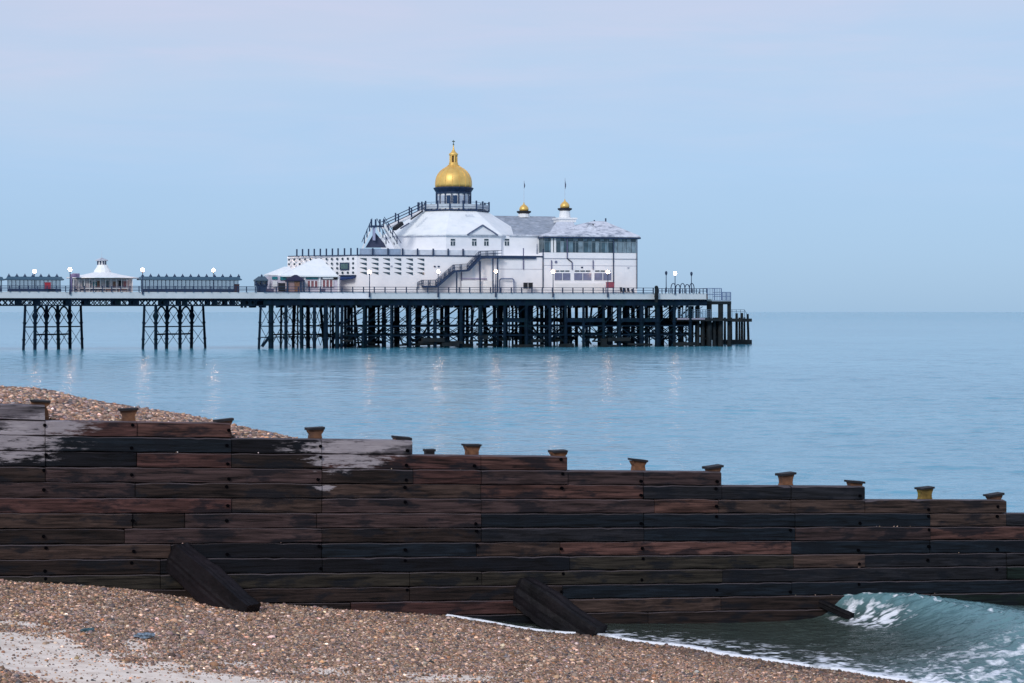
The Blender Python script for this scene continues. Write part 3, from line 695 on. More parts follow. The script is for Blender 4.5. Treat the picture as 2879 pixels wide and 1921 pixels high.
# litter
LIT = mat('pale blue crumpled plastic', (.17, .22, .27), .45, var=.7, scale=22)
def litter(sx, sy, r, lab, mt):
    s, t = ray_beach(sx, sy); z = float(zbeach(np.array(s), np.array(t))); n = 16; b = MB()
    rr_ = random.Random(int(sx))
    for k in range(7):
        el = math.pi*k/6
        for i in range(n):
            a = 2*math.pi*i/n; f = 1+rr_.uniform(-.35, .35)
            b.v.append((s+r*1.5*math.sin(el)*math.cos(a)*f, -t+r*.7*math.sin(el)*math.sin(a)*f, z+.02+r*.42*math.cos(el)*f+r*.25))
    for k in range(6):
        for i in range(n): b.f.append((k*n+i, k*n+(i+1) % n, (k+1)*n+(i+1) % n, (k+1)*n+i))
    tag(b.build('plastic_litter', mt, fr=G), lab, 'litter')
litter(405, 1796, .115, 'crumpled pale blue plastic scrap lying on the shingle beside the sand', LIT)
litter(248, 1778, .075, 'small dark teal plastic scrap left of the pale blue one', mat('teal plastic', (.05, .11, .13), .5, var=.4, scale=12))

# ================================================================== PIER
def Zc(sy, sx=1000, v=0): return PZ(sx, sy, v)
ZFB, ZFT = Zc(840, 900), Zc(822.5, 900)        # fascia bottom / top
ZG = Zc(861, 900)                              # girder bottom
ZD = ZFT - .12                                 # deck surface
ZRT = Zc(807, 900)                             # rail top
print('z', ZFB, ZFT, ZG, ZRT)
VB = 34.0
pier = thing('pier', 'long seaside pier with pale fascia on dark iron columns', 'pier', (PU(1200), 10, 0))
uL, uH, uE = PU(-1350), PU(742), PU(1990)
MB().box(uL, uH, .1, 13, ZFB+.1, ZD).box(uH, uE, .1, VB, ZFB+.1, ZD).build('deck', DECK, pier)
b = MB().box(uL, PU(843), -.12, .1, ZFB, ZFT); b.build('fascia', FASC, pier)
b = MB().box(PU(843), PU(1039), -.20, .1, ZFB, ZFT+.05); b.build('fascia', WHITE, pier)
b = MB().box(PU(1039), PU(1985), -.14, .1, ZFB-.02, ZFT); b.build('fascia', FASC, pier)
MB().box(uH-.15, uH, .1, VB, ZFB, ZFT).build('fascia', FASC, pier)
# girders: lattice in the neck, deep beams in the head
for v in (.5, 12.2):
    b = MB().box(uL, uH, v-.12, v+.12, ZFB-.40, ZFB).box(uL, uH, v-.12, v+.12, ZG, ZG+.22)
    nb = int((uH-uL)/1.1)
    for i in range(nb):
        a = uL + 1.1*i; z0, z1 = ZG+.1, ZFB-.3
        b.beam((a, v, z0), (a+.9, v, z1), .1, .16); b.beam((a+.9, v, z0), (a, v, z1), .1, .16)
        if i % 8 in (2, 5): b.box(a, a+1.1, v-.05, v+.05, z0, z1)
    b.build('lattice_girder', IRON, pier)
for v in (.6, 7, 14, 21, 28, 33.4):
    b = MB().box(uH, uE, v-.15, v+.15, ZG+.15, ZFB)
    a = uH
    while a < uE-2:
        b.box(a, a+.5, v-.12, v+.12, ZG-.25, ZG+.15); a += random.uniform(1.6, 2.6)
    b.build('girder', IRON, pier)
# neck trestles
NCOL = [0]; EXTRA = MB()
def column(p, q, r, nm='column'):
    NCOL[0] += 1
    b = (MB() if NCOL[0] <= 99 else EXTRA).cyl(p, q, r, r*.92, 8)
    for k in (.33, .66):
        c = Vector(p).lerp(Vector(q), k); b.cyl(c-Vector((0, 0, .12)), c+Vector((0, 0, .12)), r*1.35, r*1.35, 8)
    if NCOL[0] > 99: return None
    if nm == 'bulge': c = Vector(p).lerp(Vector(q), .80); b.cyl(c-Vector((0, 0, .8)), c, r, r*1.9, 8); b.cyl(c, c+Vector((0, 0, .5)), r*1.9, r*1.2, 8)
    return b.build('column', IRON, pier)
def trestle(tops, bots, vs):
    br = MB(); pts = []
    for (a, c, v) in zip(tops, bots, vs):
        p = (PU(c, v), v, -1.2); q = (PU(a, v), v, ZG+.05)
        dense = 0 if a in (tops[0], tops[-1]) else 1
        column(p, q, .25 if not dense else .31, 'bulge' if dense else 'column'); pts.append((Vector(p), Vector(q), v))
    zb1, zb2, zb3 = Zc(918), Zc(939), .4
    def at(i, z):
        p, q, v = pts[i]; return p.lerp(q, (z-p.z)/(q.z-p.z))
    for i in range(len(pts)-1):
        br.beam(at(i, zb1), at(i+1, zb1), .16, .22)
        if 0 < i < len(pts)-2: br.beam(at(i, zb2), at(i+1, zb2), .2, .3)
        for za, zc in ((zb1, ZG-.3), (zb3, zb1-.2)):
            br.beam(at(i, za), at(i+1, zc), .09, .09); br.beam(at(i, zc), at(i+1, za), .09, .09)
        # arched brackets springing from the inner columns
        if 0 < i < len(pts)-2:
            A, B = at(i, Zc(893)), at(i+1, Zc(893)); rise = ZG-.1-A.z; prev = A
            for k in range(1, 9):
                t_ = k/8; c = A.lerp(B, t_); c.z = A.z + rise*math.sin(math.pi*t_)**.7
                br.beam(prev, c, .2, .28); prev = c
    br.build('bracing', IRON, pier)
trestle([71, 99, 131, 162, 196, 227], [65, 98, 129, 165, 197, 232], [.6, .6, 6, 6, 12, 12])
trestle([406, 438, 470, 506, 540, 571], [401, 438, 468, 506, 538, 578], [.6, .6, 6, 6, 12, 12])
# head columns in five rows
rr_ = random.Random(4); ncol = 0
first = [(733, 727, .6, .24), (762, 762, .6, .5), (791, 789, 8, .22), (804, 804, .6, .34), (826, 824, 12, .3), (846, 848, .6, .3), (866, 866, 8, .4), (884, 884, .6, .34), (901, 914, 12, .3), (916, 916, .6, .45), (936, 936, 8, .26), (948, 948, .6, .42)]
for a, c, v, r in first:
    column((PU(c, v), v, -1.2), (PU(a, v), v, ZG+.1), r); ncol += 1
b = MB()
for (a, c, v, r), (a2, c2, v2, r2) in zip(first[:-1], first[1:]):
    for z, w_ in ((Zc(917), .2), (Zc(941), .25), (Zc(948), .2)):
        if a == 733 and w_ > .2 : continue
        b.beam((PU(a, v), v, z), (PU(a2, v2), v2, z), .16, w_)
    for z0, z1 in ((.4, Zc(919)), (Zc(917), ZG-.1)):
        b.beam((PU(a, v), v, z0), (PU(a2, v2), v2, z1), .09, .10); b.beam((PU(a, v), v, z1), (PU(a2, v2), v2, z0), .09, .10)
b.beam((PU(738), .6, .4), (PU(760), .6, 2.4), .3, .5)
b.build('bracing', IRON, pier)
for ri, v in enumerate((.7, 8, 16, 24, 31.5)):
    a = 962 + 9*ri; b = MB(); last = None
    while a < 1960:
        r = rr_.choice([.26, .30, .34, .46]); lean = rr_.choice([0, 0, 0, rr_.uniform(-6, 6)])
        column((PU(a+lean, v), v, -1.2), (PU(a, v), v, ZG+.1), r); ncol += 1
        u = PU(a, v)
        if last is not None:
            for z in (Zc(918), Zc(944)): b.beam((last, v, z), (u, v, z), .16, .26)
            if rr_.random() < .75:
                b.beam((last, v, .8), (u, v, Zc(920)), .12, .14); b.beam((last, v, Zc(920)), (u, v, .8), .12, .14)
            if rr_.random() < .55:
                b.beam((last, v, Zc(914)), (u, v, ZG), .12, .14)
            if a > 1450 and rr_.random() < .5:
                b.box(last, u, v-.1, v+.1, Zc(903)-.25, Zc(903)+.5)
        last = u; a += rr_.uniform(50, 76) - 8*(a > 1500)
    b.build('bracing', IRON, pier)
b = MB()
for k, sx in enumerate(range(935, 1950, 66)):
    u = PU(sx, 1)
    for z in (Zc(918), Zc(945)): b.box(u-.1, u+.1, .8, 32, z-.15, z+.12)
    if k % 2: b.beam((u, .8, .6), (u+1, 16, Zc(900)), .2, .3); b.beam((u, 16, Zc(900)), (u+.6, 32, .6), .2, .3)
b.build('bracing', IRON, pier)
for i in range(58):
    sx = rr_.uniform(800, 1950) if i % 3 else rr_.uniform(1400, 1960); v = rr_.choice((4, 12, 20, 28)); ln = rr_.choice((0, 0, rr_.uniform(-14, 14)))
    EXTRA.cyl((PU(sx+ln, v), v, -1.2), (PU(sx, v), v, ZG+.1), rr_.choice((.13, .17, .22)), None, 6)
b = MB()
for i in range(150):
    sx = rr_.uniform(780, 1960); v = rr_.choice((2, 6, 12, 18, 26)); z0 = rr_.uniform(.2, 7.5); L = rr_.uniform(1.5, 4.5)
    b.beam((PU(sx, v), v, z0), (PU(sx, v)+L, v+rr_.uniform(-1, 1), min(ZG, z0+rr_.uniform(-1, 1)*L*1.2)), .10, .12)
tag(b.build('cross_bracing', IRON, pier), kind='stuff')
for k in (1, 2, 3):
    trestle([x-338*k for x in (71, 99, 131, 162, 196, 227)], [x-338*k for x in (65, 98, 129, 165, 197, 232)], [.6, .6, 6, 6, 12, 12])
# lower, weed covered walings and a lower gangway
b = MB()
for i in range(46):
    sx = rr_.uniform(960, 1960); v = rr_.choice((.4, 8, 16, 24)); u = PU(sx, v); L = rr_.uniform(2, 5)
    z = rr_.uniform(.1, 2.0); b.beam((u-L/2, v, z), (u+L/2, v+rr_.uniform(-.5, .5), z+rr_.uniform(-.2, .2)), .4, rr_.uniform(.3, .8))
b.build('fender_waling', TIMB, pier)
MB().box(PU(1600, 10), PU(1960, 10), 9, 12, Zc(912)-.2, Zc(912)+.5).build('lower_gangway', IRON, pier)
tag(EXTRA.build('column', IRON, pier), kind='stuff')
MB().box(PU(1690, .5), PU(1705, .5), .2, 1.2, -1, Zc(955)).build('fender', TIMB, pier)

# railing of the pier
def railing(name, lab, pts, h, nposts, m_, r=.05, rails=(1, .66, .33), panel=None, postr=.07, parent=None, group=None):
    """rails through uvz points; each post its own part"""
    base = pts[0]
    if parent is None: root = thing(name, lab, 'railing', base, group)
    else: root = parent
    b = MB()
    for k in rails:
        for p, q in zip(pts[:-1], pts[1:]):
            b.beam((p[0], p[1], p[2]+h*k), (q[0], q[1], q[2]+h*k), r*2, r*2)
    b.build('handrail', m_, root)
    if panel:
        b = MB()
        for p, q in zip(pts[:-1], pts[1:]):
            b.hexa([(p[0], p[1]-.02, p[2]+.08), (q[0], q[1]-.02, q[2]+.08), (q[0], q[1]+.02, q[2]+.08), (p[0], p[1]+.02, p[2]+.08),
                    (p[0], p[1]-.02, p[2]+h*.92), (q[0], q[1]-.02, q[2]+h*.92), (q[0], q[1]+.02, q[2]+h*.92), (p[0], p[1]+.02, p[2]+h*.92)])
        b.build('panel', panel, root)
    seg = [(Vector(q)-Vector(p)).length for p, q in zip(pts[:-1], pts[1:])]; T = sum(seg)
    pr = None
    for i in range(nposts):
        dd = T*i/(nposts-1) if nposts > 1 else 0
        for (p, q, L) in zip(pts[:-1], pts[1:], seg):
            if dd <= L+1e-6: break
            dd -= L
        c = Vector(p).lerp(Vector(q), min(1, dd/L))
        if pr is None:
            pr = MB().box(c.x-postr, c.x+postr, c.y-postr, c.y+postr, c.z, c.z+h*1.06).build('post', m_, root); pc = c
        else: part_copy(pr, WD(c.x-pc.x, c.y-pc.y, c.z-pc.z), root)
    return root
H = ZRT-ZFT
rn = railing('railing', 'dark blue railing along the narrow left arm of the pier', [(uL, -.3, ZFT), (PU(742), -.3, ZFT)], H, 78, BLUE, r=.05, rails=(1, .75, .5, .25), postr=.09)
rh = railing('railing', 'dark railing along the edge of the broad pier head', [(PU(745), -.35, ZFT), (PU(1835), -.35, ZFT)], H, 38, BLUE, r=.045, rails=(1, .55, .12), postr=.10)
for r_ in (rn, rh): r_['group'] = 'railings along the pier deck'

# ---------------- lamps
def lamp(sx, sy, v, lab, lit=True, foot=836, r=.30):
    u = PU(sx, v); zt = PZ(sx, sy, v); z0 = PZ(sx, foot, v) if foot else ZD
    o = thing('lamp_post', lab, 'lamp post', (u, v, z0), 'lamp posts along the pier')
    b = MB().cyl((u, v, z0), (u, v, zt-r-.2), .11, .07, 8).cyl((u, v, z0), (u, v, z0+1.0), .18, .15, 8).cyl((u, v, zt-r-.30), (u, v, zt-r), .07, .2, 10)
    b.build('post', BLUE, o)
    prof = [(max(.02, r*math.sin(math.pi*k/10)), zt - r*math.cos(math.pi*k/10)) for k in range(11)]
    if lit: MB().lathe(u, v, prof, 14).build('globe', LAMPM, o, smooth=True)
    else:
        MB().lathe(u, v, [(.10, zt-.45), (.26, zt-.2), (.26, zt+.15), (.05, zt+.35)], 8).build('lantern', BLUE, o)
    return o
lamp(97, 763, 12.4, 'lit lamp rising behind the leftmost slatted shelter', foot=826)
lamp(197, 758, -.3, 'lit lamp left of the white kiosk roof', foot=828)
lamp(401, 759, -.3, 'lit lamp at the left end of the long shelter', foot=828)
lamp(600, 760, 12.4, 'lit lamp rising behind the right part of the long shelter', foot=826)
lamp(797, 765, 13, 'lit lamp glowing over the low roofs left of the big white building', foot=826)
lamp(1039, 765, -.42, 'lit lamp in front of the wall of wedge shaped slots')
lamp(1232, 764, -.42, 'lit lamp in front of the blue staircase foot')
lamp(1394, 763, -.42, 'lit lamp under the staircase landing')
lamp(1555, 764, -.42, 'lit lamp left of the three wide ground floor windows')
lamp(1709, 765, -.42, 'lit lamp right of the wide windows, above a red cabinet')
lamp(1898, 769, -.3, 'lit lamp beyond the building on the open pier end', foot=828)
lamp(1873, 767, 12, 'unlit thin lamp post left of the lit end lamp', lit=False, foot=822)
lamp(1944, 769, 12, 'unlit thin lamp post right of the lit end lamp', lit=False, foot=824)

# ---------------- neck shelters
SHR = mat('grey blue shelter roof', (.06, .13, .20), .6)
SGL, t, b = M('clear shelter glass'); b.inputs['Base Color'].default_value = (.35, .45, .55, 1); b.inputs['Roughness'].default_value = .15
tr = t.nodes.new('ShaderNodeBsdfTransparent'); ms = t.nodes.new('ShaderNodeMixShader'); ms.inputs[0].default_value = .3
t.links.new(tr.outputs[0], ms.inputs[1]); t.links.new(b.outputs[0], ms.inputs[2]); t.links.new(ms.outputs[0], t.nodes['Material Output'].inputs[0])
def shelter(x0, x1, lab, v0=3.5, v1=8, dx=11.3):
    u0, u1 = PU(x0, v0), PU(x1, v0); zr, zt = PZ(x0, 787, v0), PZ(x0, 777, v0)
    o = thing('shelter', lab, 'shelter', ((u0+u1)/2, v0, ZD), 'slatted glass shelters on the pier arm')
    b = MB().box(u0-.5, u1+.5, v0-.5, v1+.5, zr, zr+.22)
    n = len(b.v)
    b.vprism([(u0-.3, zr+.22), (u1+.3, zr+.22), (u1+.1, zt-.05), (u0-.1, zt-.05)], v0-.3, v1+.3)
    b.build('roof', SHR, o)
    MB().box(u0, u1, v0-.06, v0+.06, ZD, PZ(x0, 812, v0)).build('plinth', BLUE, o)
    MB().box(u0, u1, (v0+v1)/2-.02, (v0+v1)/2+.02, PZ(x0, 812, v0), zr).build('glass_screen', SGL, o)
    k = 0; pp = None; x = x0
    while x <= x1:
        u = PU(x, v0)
        if pp is None:
            pp = MB().box(u-.065, u+.065, v0-.08, v0+.08, ZD, zr).build('post', BLUE, o); pu = u
        else: part_copy(pp, WD(u-pu, 0, 0), o)
        x += dx
    pp = None; x = x0+3
    while x <= x1:
        u = PU(x, v0)
        if pp is None:
            pp = MB().lathe(u, v0, [(.28, zt-.15), (.30, zt+.05), (.12, zt+.25), (.05, zt+.5)], 8).build('finial', BLUE, o); pu = u
        else: part_copy(pp, WD(u-pu, 0, 0), o)
        x += 22.5
    return o
shelter(22, 172, 'shorter slatted shelter left of the white kiosk')
shelter(398, 672, 'long slatted shelter right of the white kiosk')
shelter(-210, 5, 'end of a slatted shelter cut off at the left edge')
# kiosk
ko = thing('kiosk', 'white kiosk with sweeping roof and small cupola on the pier arm', 'kiosk', (PU(288, 6), 6, ZD))
cu, cv = PU(281, 6.5), 6.5
zb_, ze = PZ(281, 781, 6.5), PZ(281, 768, 6.5)
b = MB(); s8 = 16
Rw = (PU(390, 6.5)-PU(186, 6.5))/2
for (k, r_) in ((0, Rw*1.04),): pass
prof = [(Rw*1.02, zb_-.15), (Rw*1.02, zb_), (Rw*.55, PZ(281, 773, 6.5)), (Rw*.25, PZ(281, 766, 6.5)), (1.55, PZ(281, 761, 6.5)), (1.1, PZ(281, 752, 6.5)), (.95, PZ(281, 745, 6.5))]
MB().lathe(PU(288, 6.5), cv, prof, 12, ph=R(15)).build('roof', ROOFW, ko)
cu = PU(281, 6.5)
z1, z2 = PZ(281, 745, 6.5), PZ(281, 734, 6.5)
cp = MB().lathe(PU(286, 6.5), cv, [(.75, z1), (.75, z2)], 8).build('cupola', WHITE2, ko)
for k in range(8):
    a = R(22.5+45*k); MB().box(PU(286, 6.5)+.78*math.cos(a)-.1, PU(286, 6.5)+.78*math.cos(a)+.1, cv+.78*math.sin(a)-.1, cv+.78*math.sin(a)+.1, z1, z2).build('post', BLUE, cp)
MB().lathe(PU(286, 6.5), cv, [(1.15, z2), (1.15, z2+.18), (.35, z2+.5), (.05, z2+.65)], 10).build('cap', PATCHY, cp)
MB().cyl((PU(286, 6.5), cv, z2+.5), (PU(286, 6.5), cv, PZ(281, 704, 6.5)), .05, .02, 6).build('spire', POLE, cp)
kx0, kx1 = PU(207, 2.4), PU(372, 2.4); zk = PZ(281, 784, 2.4)
MB().box(kx0, kx1, 2.6, 10.5, ZD, zk).build('wall', mat('kiosk cream wall', (.55, .50, .50), .6), ko)
for sx0, sx1, y0, y1, mm_ in [(232, 237, 790, 806, GLASS), (250, 256, 790, 808, GLASS), (262, 272, 793, 806, TEAL), (273, 281, 790, 808, BROWN), (296, 306, 790, 810, GLASS), (318, 326, 792, 808, BROWN), (333, 345, 789, 806, DARK), (347, 361, 791, 807, BRICK)]:
    w_ = MB().box(PU(sx0, 2.5), PU(sx1, 2.5), 2.5, 2.6, PZ(sx0, y1, 2.5), PZ(sx0, y0, 2.5)).build('window', mm_, ko)
for i in range(12):
    sx = 207+15*i; u = PU(sx, 2.4)
    MB().box(u-.07, u+.07, 2.32, 2.46, ZD, zk).build('post', WHITE2, ko)
MB().box(PU(240, 2.2), PU(360, 2.2), 2.2, 2.5, PZ(281, 813, 2.2), PZ(281, 808, 2.2)).build('counter', WHITE2, ko)
# lean boards, sign and clutter by the kiosk
b = MB(); b.box(PU(203, 1.2), PU(224, 1.2), 1.1, 1.4, PZ(203, 780, 1.2), PZ(203, 769, 1.2)); b.box(PU(196, 1.2), PU(203, 1.2), 1.1, 1.3, ZD, PZ(203, 771, 1.2))
tag(b.build('sign_board', mat('dull violet board', (.13, .12, .25), .6)), 'violet board on a thick post at the left of the kiosk', 'sign')
for i, (sx, wd) in enumerate([(213, 8), (231, 11), (262, 14), (285, 10), (305, 16), (345, 24)]):
    u0, u1 = PU(sx-wd/2, 1.0), PU(sx+wd/2, 1.0); b = MB()
    b.box(u0, u1, .8, 1.3, PZ(sx, 817, 1), PZ(sx, 815.5, 1)); b.box(u0, u0+.1, .8, 1.3, ZD, PZ(sx, 817, 1)); b.box(u1-.1, u1, .8, 1.3, ZD, PZ(sx, 817, 1)); b.box(u0, u1, 1.25, 1.35, PZ(sx, 817, 1), PZ(sx, 812, 1))
    tag(b.build('bench', BROWN if sx > 300 else DARK), ['narrow dark bench at the left corner of the kiosk', 'dark bench left of the kiosk windows', 'dark bench below the teal kiosk window', 'dark bench below the middle of the kiosk', 'brown bench right of the kiosk middle', 'wide brown bench at the right end of the kiosk'][i], 'bench', 'benches in front of the kiosk')
def cabinet(sx0, sx1, y0, y1, v, m_, lab, cat, name='cabinet', dep=1.0):
    u0, u1 = PU(sx0, v), PU(sx1, v); z0, z1 = PZ(sx0, y1, v), PZ(sx0, y0, v)
    o = thing(name, lab, cat, ((u0+u1)/2, v, z0))
    MB().box(u0, u1, v, v+dep, z0, z1-.08).build('body', m_, o)
    MB().box(u0-.06, u1+.06, v-.06, v+dep+.06, z1-.08, z1).build('lid', m_, o)
    MB().box(u0+.12, u1-.12, v-.03, v, z0+.12, z1-.25).build('door', m_, o)
    return o
cabinet(126, 143, 794, 813, 2.2, REDP, 'bright red cabinet in front of the left shelter', 'cabinet')
cabinet(661, 673, 799, 822, 1.5, mat('dark rusty brown', (.05, .025, .03), .7), 'dark brown cabinet at the right end of the long shelter', 'cabinet')
cabinet(1708, 1727, 793, 810, 1.5, RED2, 'faded red cabinet below the lamp at the right windows', 'cabinet')
# ticket booth
bo = thing('booth', 'small dark blue booth with two bright openings at the neck of the pier', 'booth', (PU(737, 3), 3, ZD))
for x0, x1 in ((722, 729), (745, 752)): MB().box(PU(x0+3, 2), PU(x1-3+2, 2), 2, 4, ZD, PZ(737, 797, 2)).build('pier_post', BLUE, bo)
MB().box(PU(724, 2), PU(748, 2), 2.3, 3.7, ZD, PZ(737, 800, 2)).build('body', BLUE, bo)
b = MB()
for x0, x1, y0, y1 in [(719, 753, 787, 791), (719, 723, 787, 803), (734, 738, 787, 803), (749, 753, 787, 803), (719, 753, 800, 804)]:
    b.box(PU(x0, 2), PU(x1, 2), 2.0, 4.0, PZ(737, y1, 2), PZ(737, y0, 2)-.01)
b.build('frame', BLUE, bo)
MB().box(PU(723, 2.9), PU(749, 2.9), 2.9, 3.0, PZ(737, 800, 2)+.01, PZ(737, 791, 2)-.02).build('screen', WHITE2, bo)
MB().hip(PU(718, 1.8), PU(754, 1.8), 1.8, 4.4, PZ(737, 787, 2), PU(727, 3), PU(745, 3), 3.1, PZ(737, 777, 2)).build('roof', mat('slate blue felt', (.05, .09, .13), .6), bo)
MB().lathe(PU(736, 3), 3.1, [(.18, PZ(737, 778, 2)), (.2, PZ(737, 775, 2)), (.05, PZ(737, 771, 2))], 8).build('finial', BLUE, bo)

# ================================================================== THE THEATRE BUILDING
FV = 5.0
th = thing('theatre', 'large white theatre with golden dome on the pier head', 'theatre', (PU(1300, FV), FV+12, ZD))
def u_(sx, v=FV): return PU(sx, v)
zT = PZ(1100, 718, FV)                      # parapet of the lower storey
uA = u_(1003); ch = 11.4
# lower block plan: front, chamfer on the left
plan = [(uA, FV), (u_(1527), FV), (u_(1527), 38), (uA+6, 38), (uA-ch, FV+ch+1)]
MB().prism(plan, ZD, zT).build('wall', WHITE, th)
MB().prism([(uA-.02, FV-.14), (u_(1527), FV-.14), (u_(1527), FV-.01), (uA-.02, FV-.01)], zT-.15, zT+.1).build('parapet_rail', BLUE, th)
MB().prism([(uA-ch-.1, FV+ch-.1), (uA-.02, FV-.14), (uA+.06, FV-.02), (uA-ch+.02, FV+ch)], zT-.12, zT+.06).build('parapet_rail', BLUE, th)
# terrace posts
def chp(sx):            # point on the chamfer line seen at photo column sx
    lo, hi = 0.0, ch
    for _ in range(40):
        k = (lo+hi)/2; X, Y, _z = W(uA-k, FV+k, 0); p = CX + X/Y*F
        if p > sx: lo = k
        else: hi = k
    return (uA-k, FV+k)
pp = None
for sx in [834, 850, 867, 883, 900, 917, 934, 950, 968, 986, 1005, 1048, 1091, 1132, 1174, 1218, 1260, 1302]:
    c = chp(sx) if sx < 1003 else (u_(sx), FV)
    c = (c[0], c[1]+.02) if sx >= 1003 else (c[0]+.05, c[1]+.05)
    if pp is None:
        pp = MB().box(c[0]-.13, c[0]+.13, c[1]-.13, c[1]+.13, zT+.06, zT+1.35).build('terrace_post', BLUE, th); pc = c
    else: part_copy(pp, WD(c[0]-pc[0], c[1]-pc[1], 0), th)
# wedge slots
pr = None
for i, sx in enumerate((1011, 1044, 1076, 1108, 1141, 1173)):
    for y in (726, 739, 752, 765):
        u0, u1 = u_(sx), u_(sx+20); zt_, = (PZ(1100, y, FV),); 
        if pr is None:
            pr = MB().vprism([(u0, zt_-.02), (u1, zt_-.05), (u1, zt_-.58), (u0+.1, zt_-.10)], FV-.06, FV-.005).build('slot', GLASS, th); pu, pz = u0, zt_
        else: part_copy(pr, WD(u0-pu, 0, zt_-pz), th)
# round holes on the chamfer
pr = None
for iy, y in enumerate((729, 742, 755, 768)):
    for sx in range(813, 1000, 15):
        if iy > 0 and sx < 905 and iy != 1: continue
        if iy == 1 and 850 < sx < 905: continue
        if 950 < sx < 985 and iy in (1, 2): continue
        c = chp(sx); z = PZ(950, y, 10); n_ = .7071
        a0 = (c[0]-.07*n_, c[1]-.07*n_, z); a1 = (c[0]-.004, c[1]-.004, z)
        if pr is None:
            pr = MB().cyl(a0, a1, .24, .24, 10).build('porthole', GLASS, th); pc = (c[0], c[1], z)
        else: part_copy(pr, WD(c[0]-pc[0], c[1]-pc[1], z-pc[2]), th)
def chbox(x0, x1, y0, y1, d0, d1, name, m_, parent):
    a, b_ = chp(x0), chp(x1); z0, z1 = PZ(970, y1, 8), PZ(970, y0, 8); n = .7071
    q = lambda c, d: (c[0]-d*n, c[1]-d*n)
    p = [q(a, d1), q(b_, d1), q(b_, d0), q(a, d0)]
    return MB().prism(p, z0, z1).build(name, m_, parent)
w_ = chbox(956, 982, 739, 760, .01, .12, 'window', BLUE, th); chbox(959, 979, 742, 757, .125, .16, 'pane', mat('greenish pane', (.08, .14, .14), .2), w_)
chbox(957, 1002, 774, 778, .01, .5, 'awning_rail', BLUE, th)
# small blue awning at foot of the chamfer
a, b_ = chp(957), chp(1000); n_ = .7071
z0, z1 = PZ(970, 790, 8), PZ(970, 776, 8)
MB().hexa([(a[0]-1.2*n_, a[1]-1.2*n_, z0), (b_[0]-1.2*n_, b_[1]-1.2*n_, z0+.3), (b_[0]-.01, b_[1]-.01, z0+.5), (a[0]-.01, a[1]-.01, z0+.3), (a[0]-1.3*n_, a[1]-1.3*n_, z0+.3), (b_[0]-1.3*n_, b_[1]-1.3*n_, z0+.6), (b_[0]-.01, b_[1]-.01, z1), (a[0]-.01, a[1]-.01, z1)]).build('awning', mat('blue canvas awning', (.02, .05, .16), .7), th)
# octagonal auditorium
OV = 21.0; OU = PU(1275, OV); RO = 205/F*(PY0+OU*PS+OV*PC)
ph = -math.pi/2 - R(15.3) - R(5.7) + R(0)
# in pier frame: view direction from the site to the camera
Xo, Yo, _ = W(OU, OV, 0)
vdir = math.atan2(-Yo, -Xo) - R(15.3)       # angle (pier frame) pointing to the camera
ph = vdir - R(5.7)
def octa(r): return [(OU + r*math.cos(ph+R(45)*k), OV + r*math.sin(ph+R(45)*k)) for k in range(8)]
def near_z(sy, r):                          # height that shows at sy for the near side of radius r
    Y = Yo - r; return CAMZ - (sy-HY)/F*Y
zE = near_z(661, RO); zP = near_z(592, 6.9); RT = 7.0
MB().lathe(OU, OV, [(RO, zT-.5), (RO, zE)], 8, ph=ph).build('wall', WHITE, th)
MB().lathe(OU, OV, [(RO+.35, zE), (RO+.35, zE+.22), (RO+.1, zE+.25), (RT, zP)], 8, ph=ph).build('roof', ROOFW, th)
MB().lathe(OU, OV, [(RO+.42, zE-.14), (RO+.42, zE-.02)], 8, ph=ph).build('gutter', PATCHY, th)
MB().lathe(OU, OV, [(RT+.35, zP+.002), (RT+.35, zP+.28)], 8, ph=ph).build('platform', BLUE, th)
o8 = octa(RT+.2)
hpl = zP+.28
pr = MB()
for k in range(8):
    a, b_ = o8[k], o8[(k+1) % 8]
    for kk in (.35, 1.0): pr.beam((a[0], a[1], hpl+1.45*kk), (b_[0], b_[1], hpl+1.45*kk), .07, .07)
pr.build('balustrade', BLUE, th)
pan = MB()
for k in range(8):
    a, b_ = o8[k], o8[(k+1) % 8]; pan.beam((a[0], a[1], hpl+.62), (b_[0], b_[1], hpl+.62), .03, .9)
pan.build('balustrade_panel', mat('pale grey panels', (.45, .50, .55), .5), th)
pr = None
for k in range(8):
    a, b_ = o8[k], o8[(k+1) % 8]
    for f in (0, .5):
        c = (a[0]*(1-f)+b_[0]*f, a[1]*(1-f)+b_[1]*f)
        if pr is None: pr = MB().box(c[0]-.14, c[0]+.14, c[1]-.14, c[1]+.14, hpl, hpl+1.75).build('balustrade_post', BLUE, th); pc = c
        else: part_copy(pr, WD(c[0]-pc[0], c[1]-pc[1], 0), th)
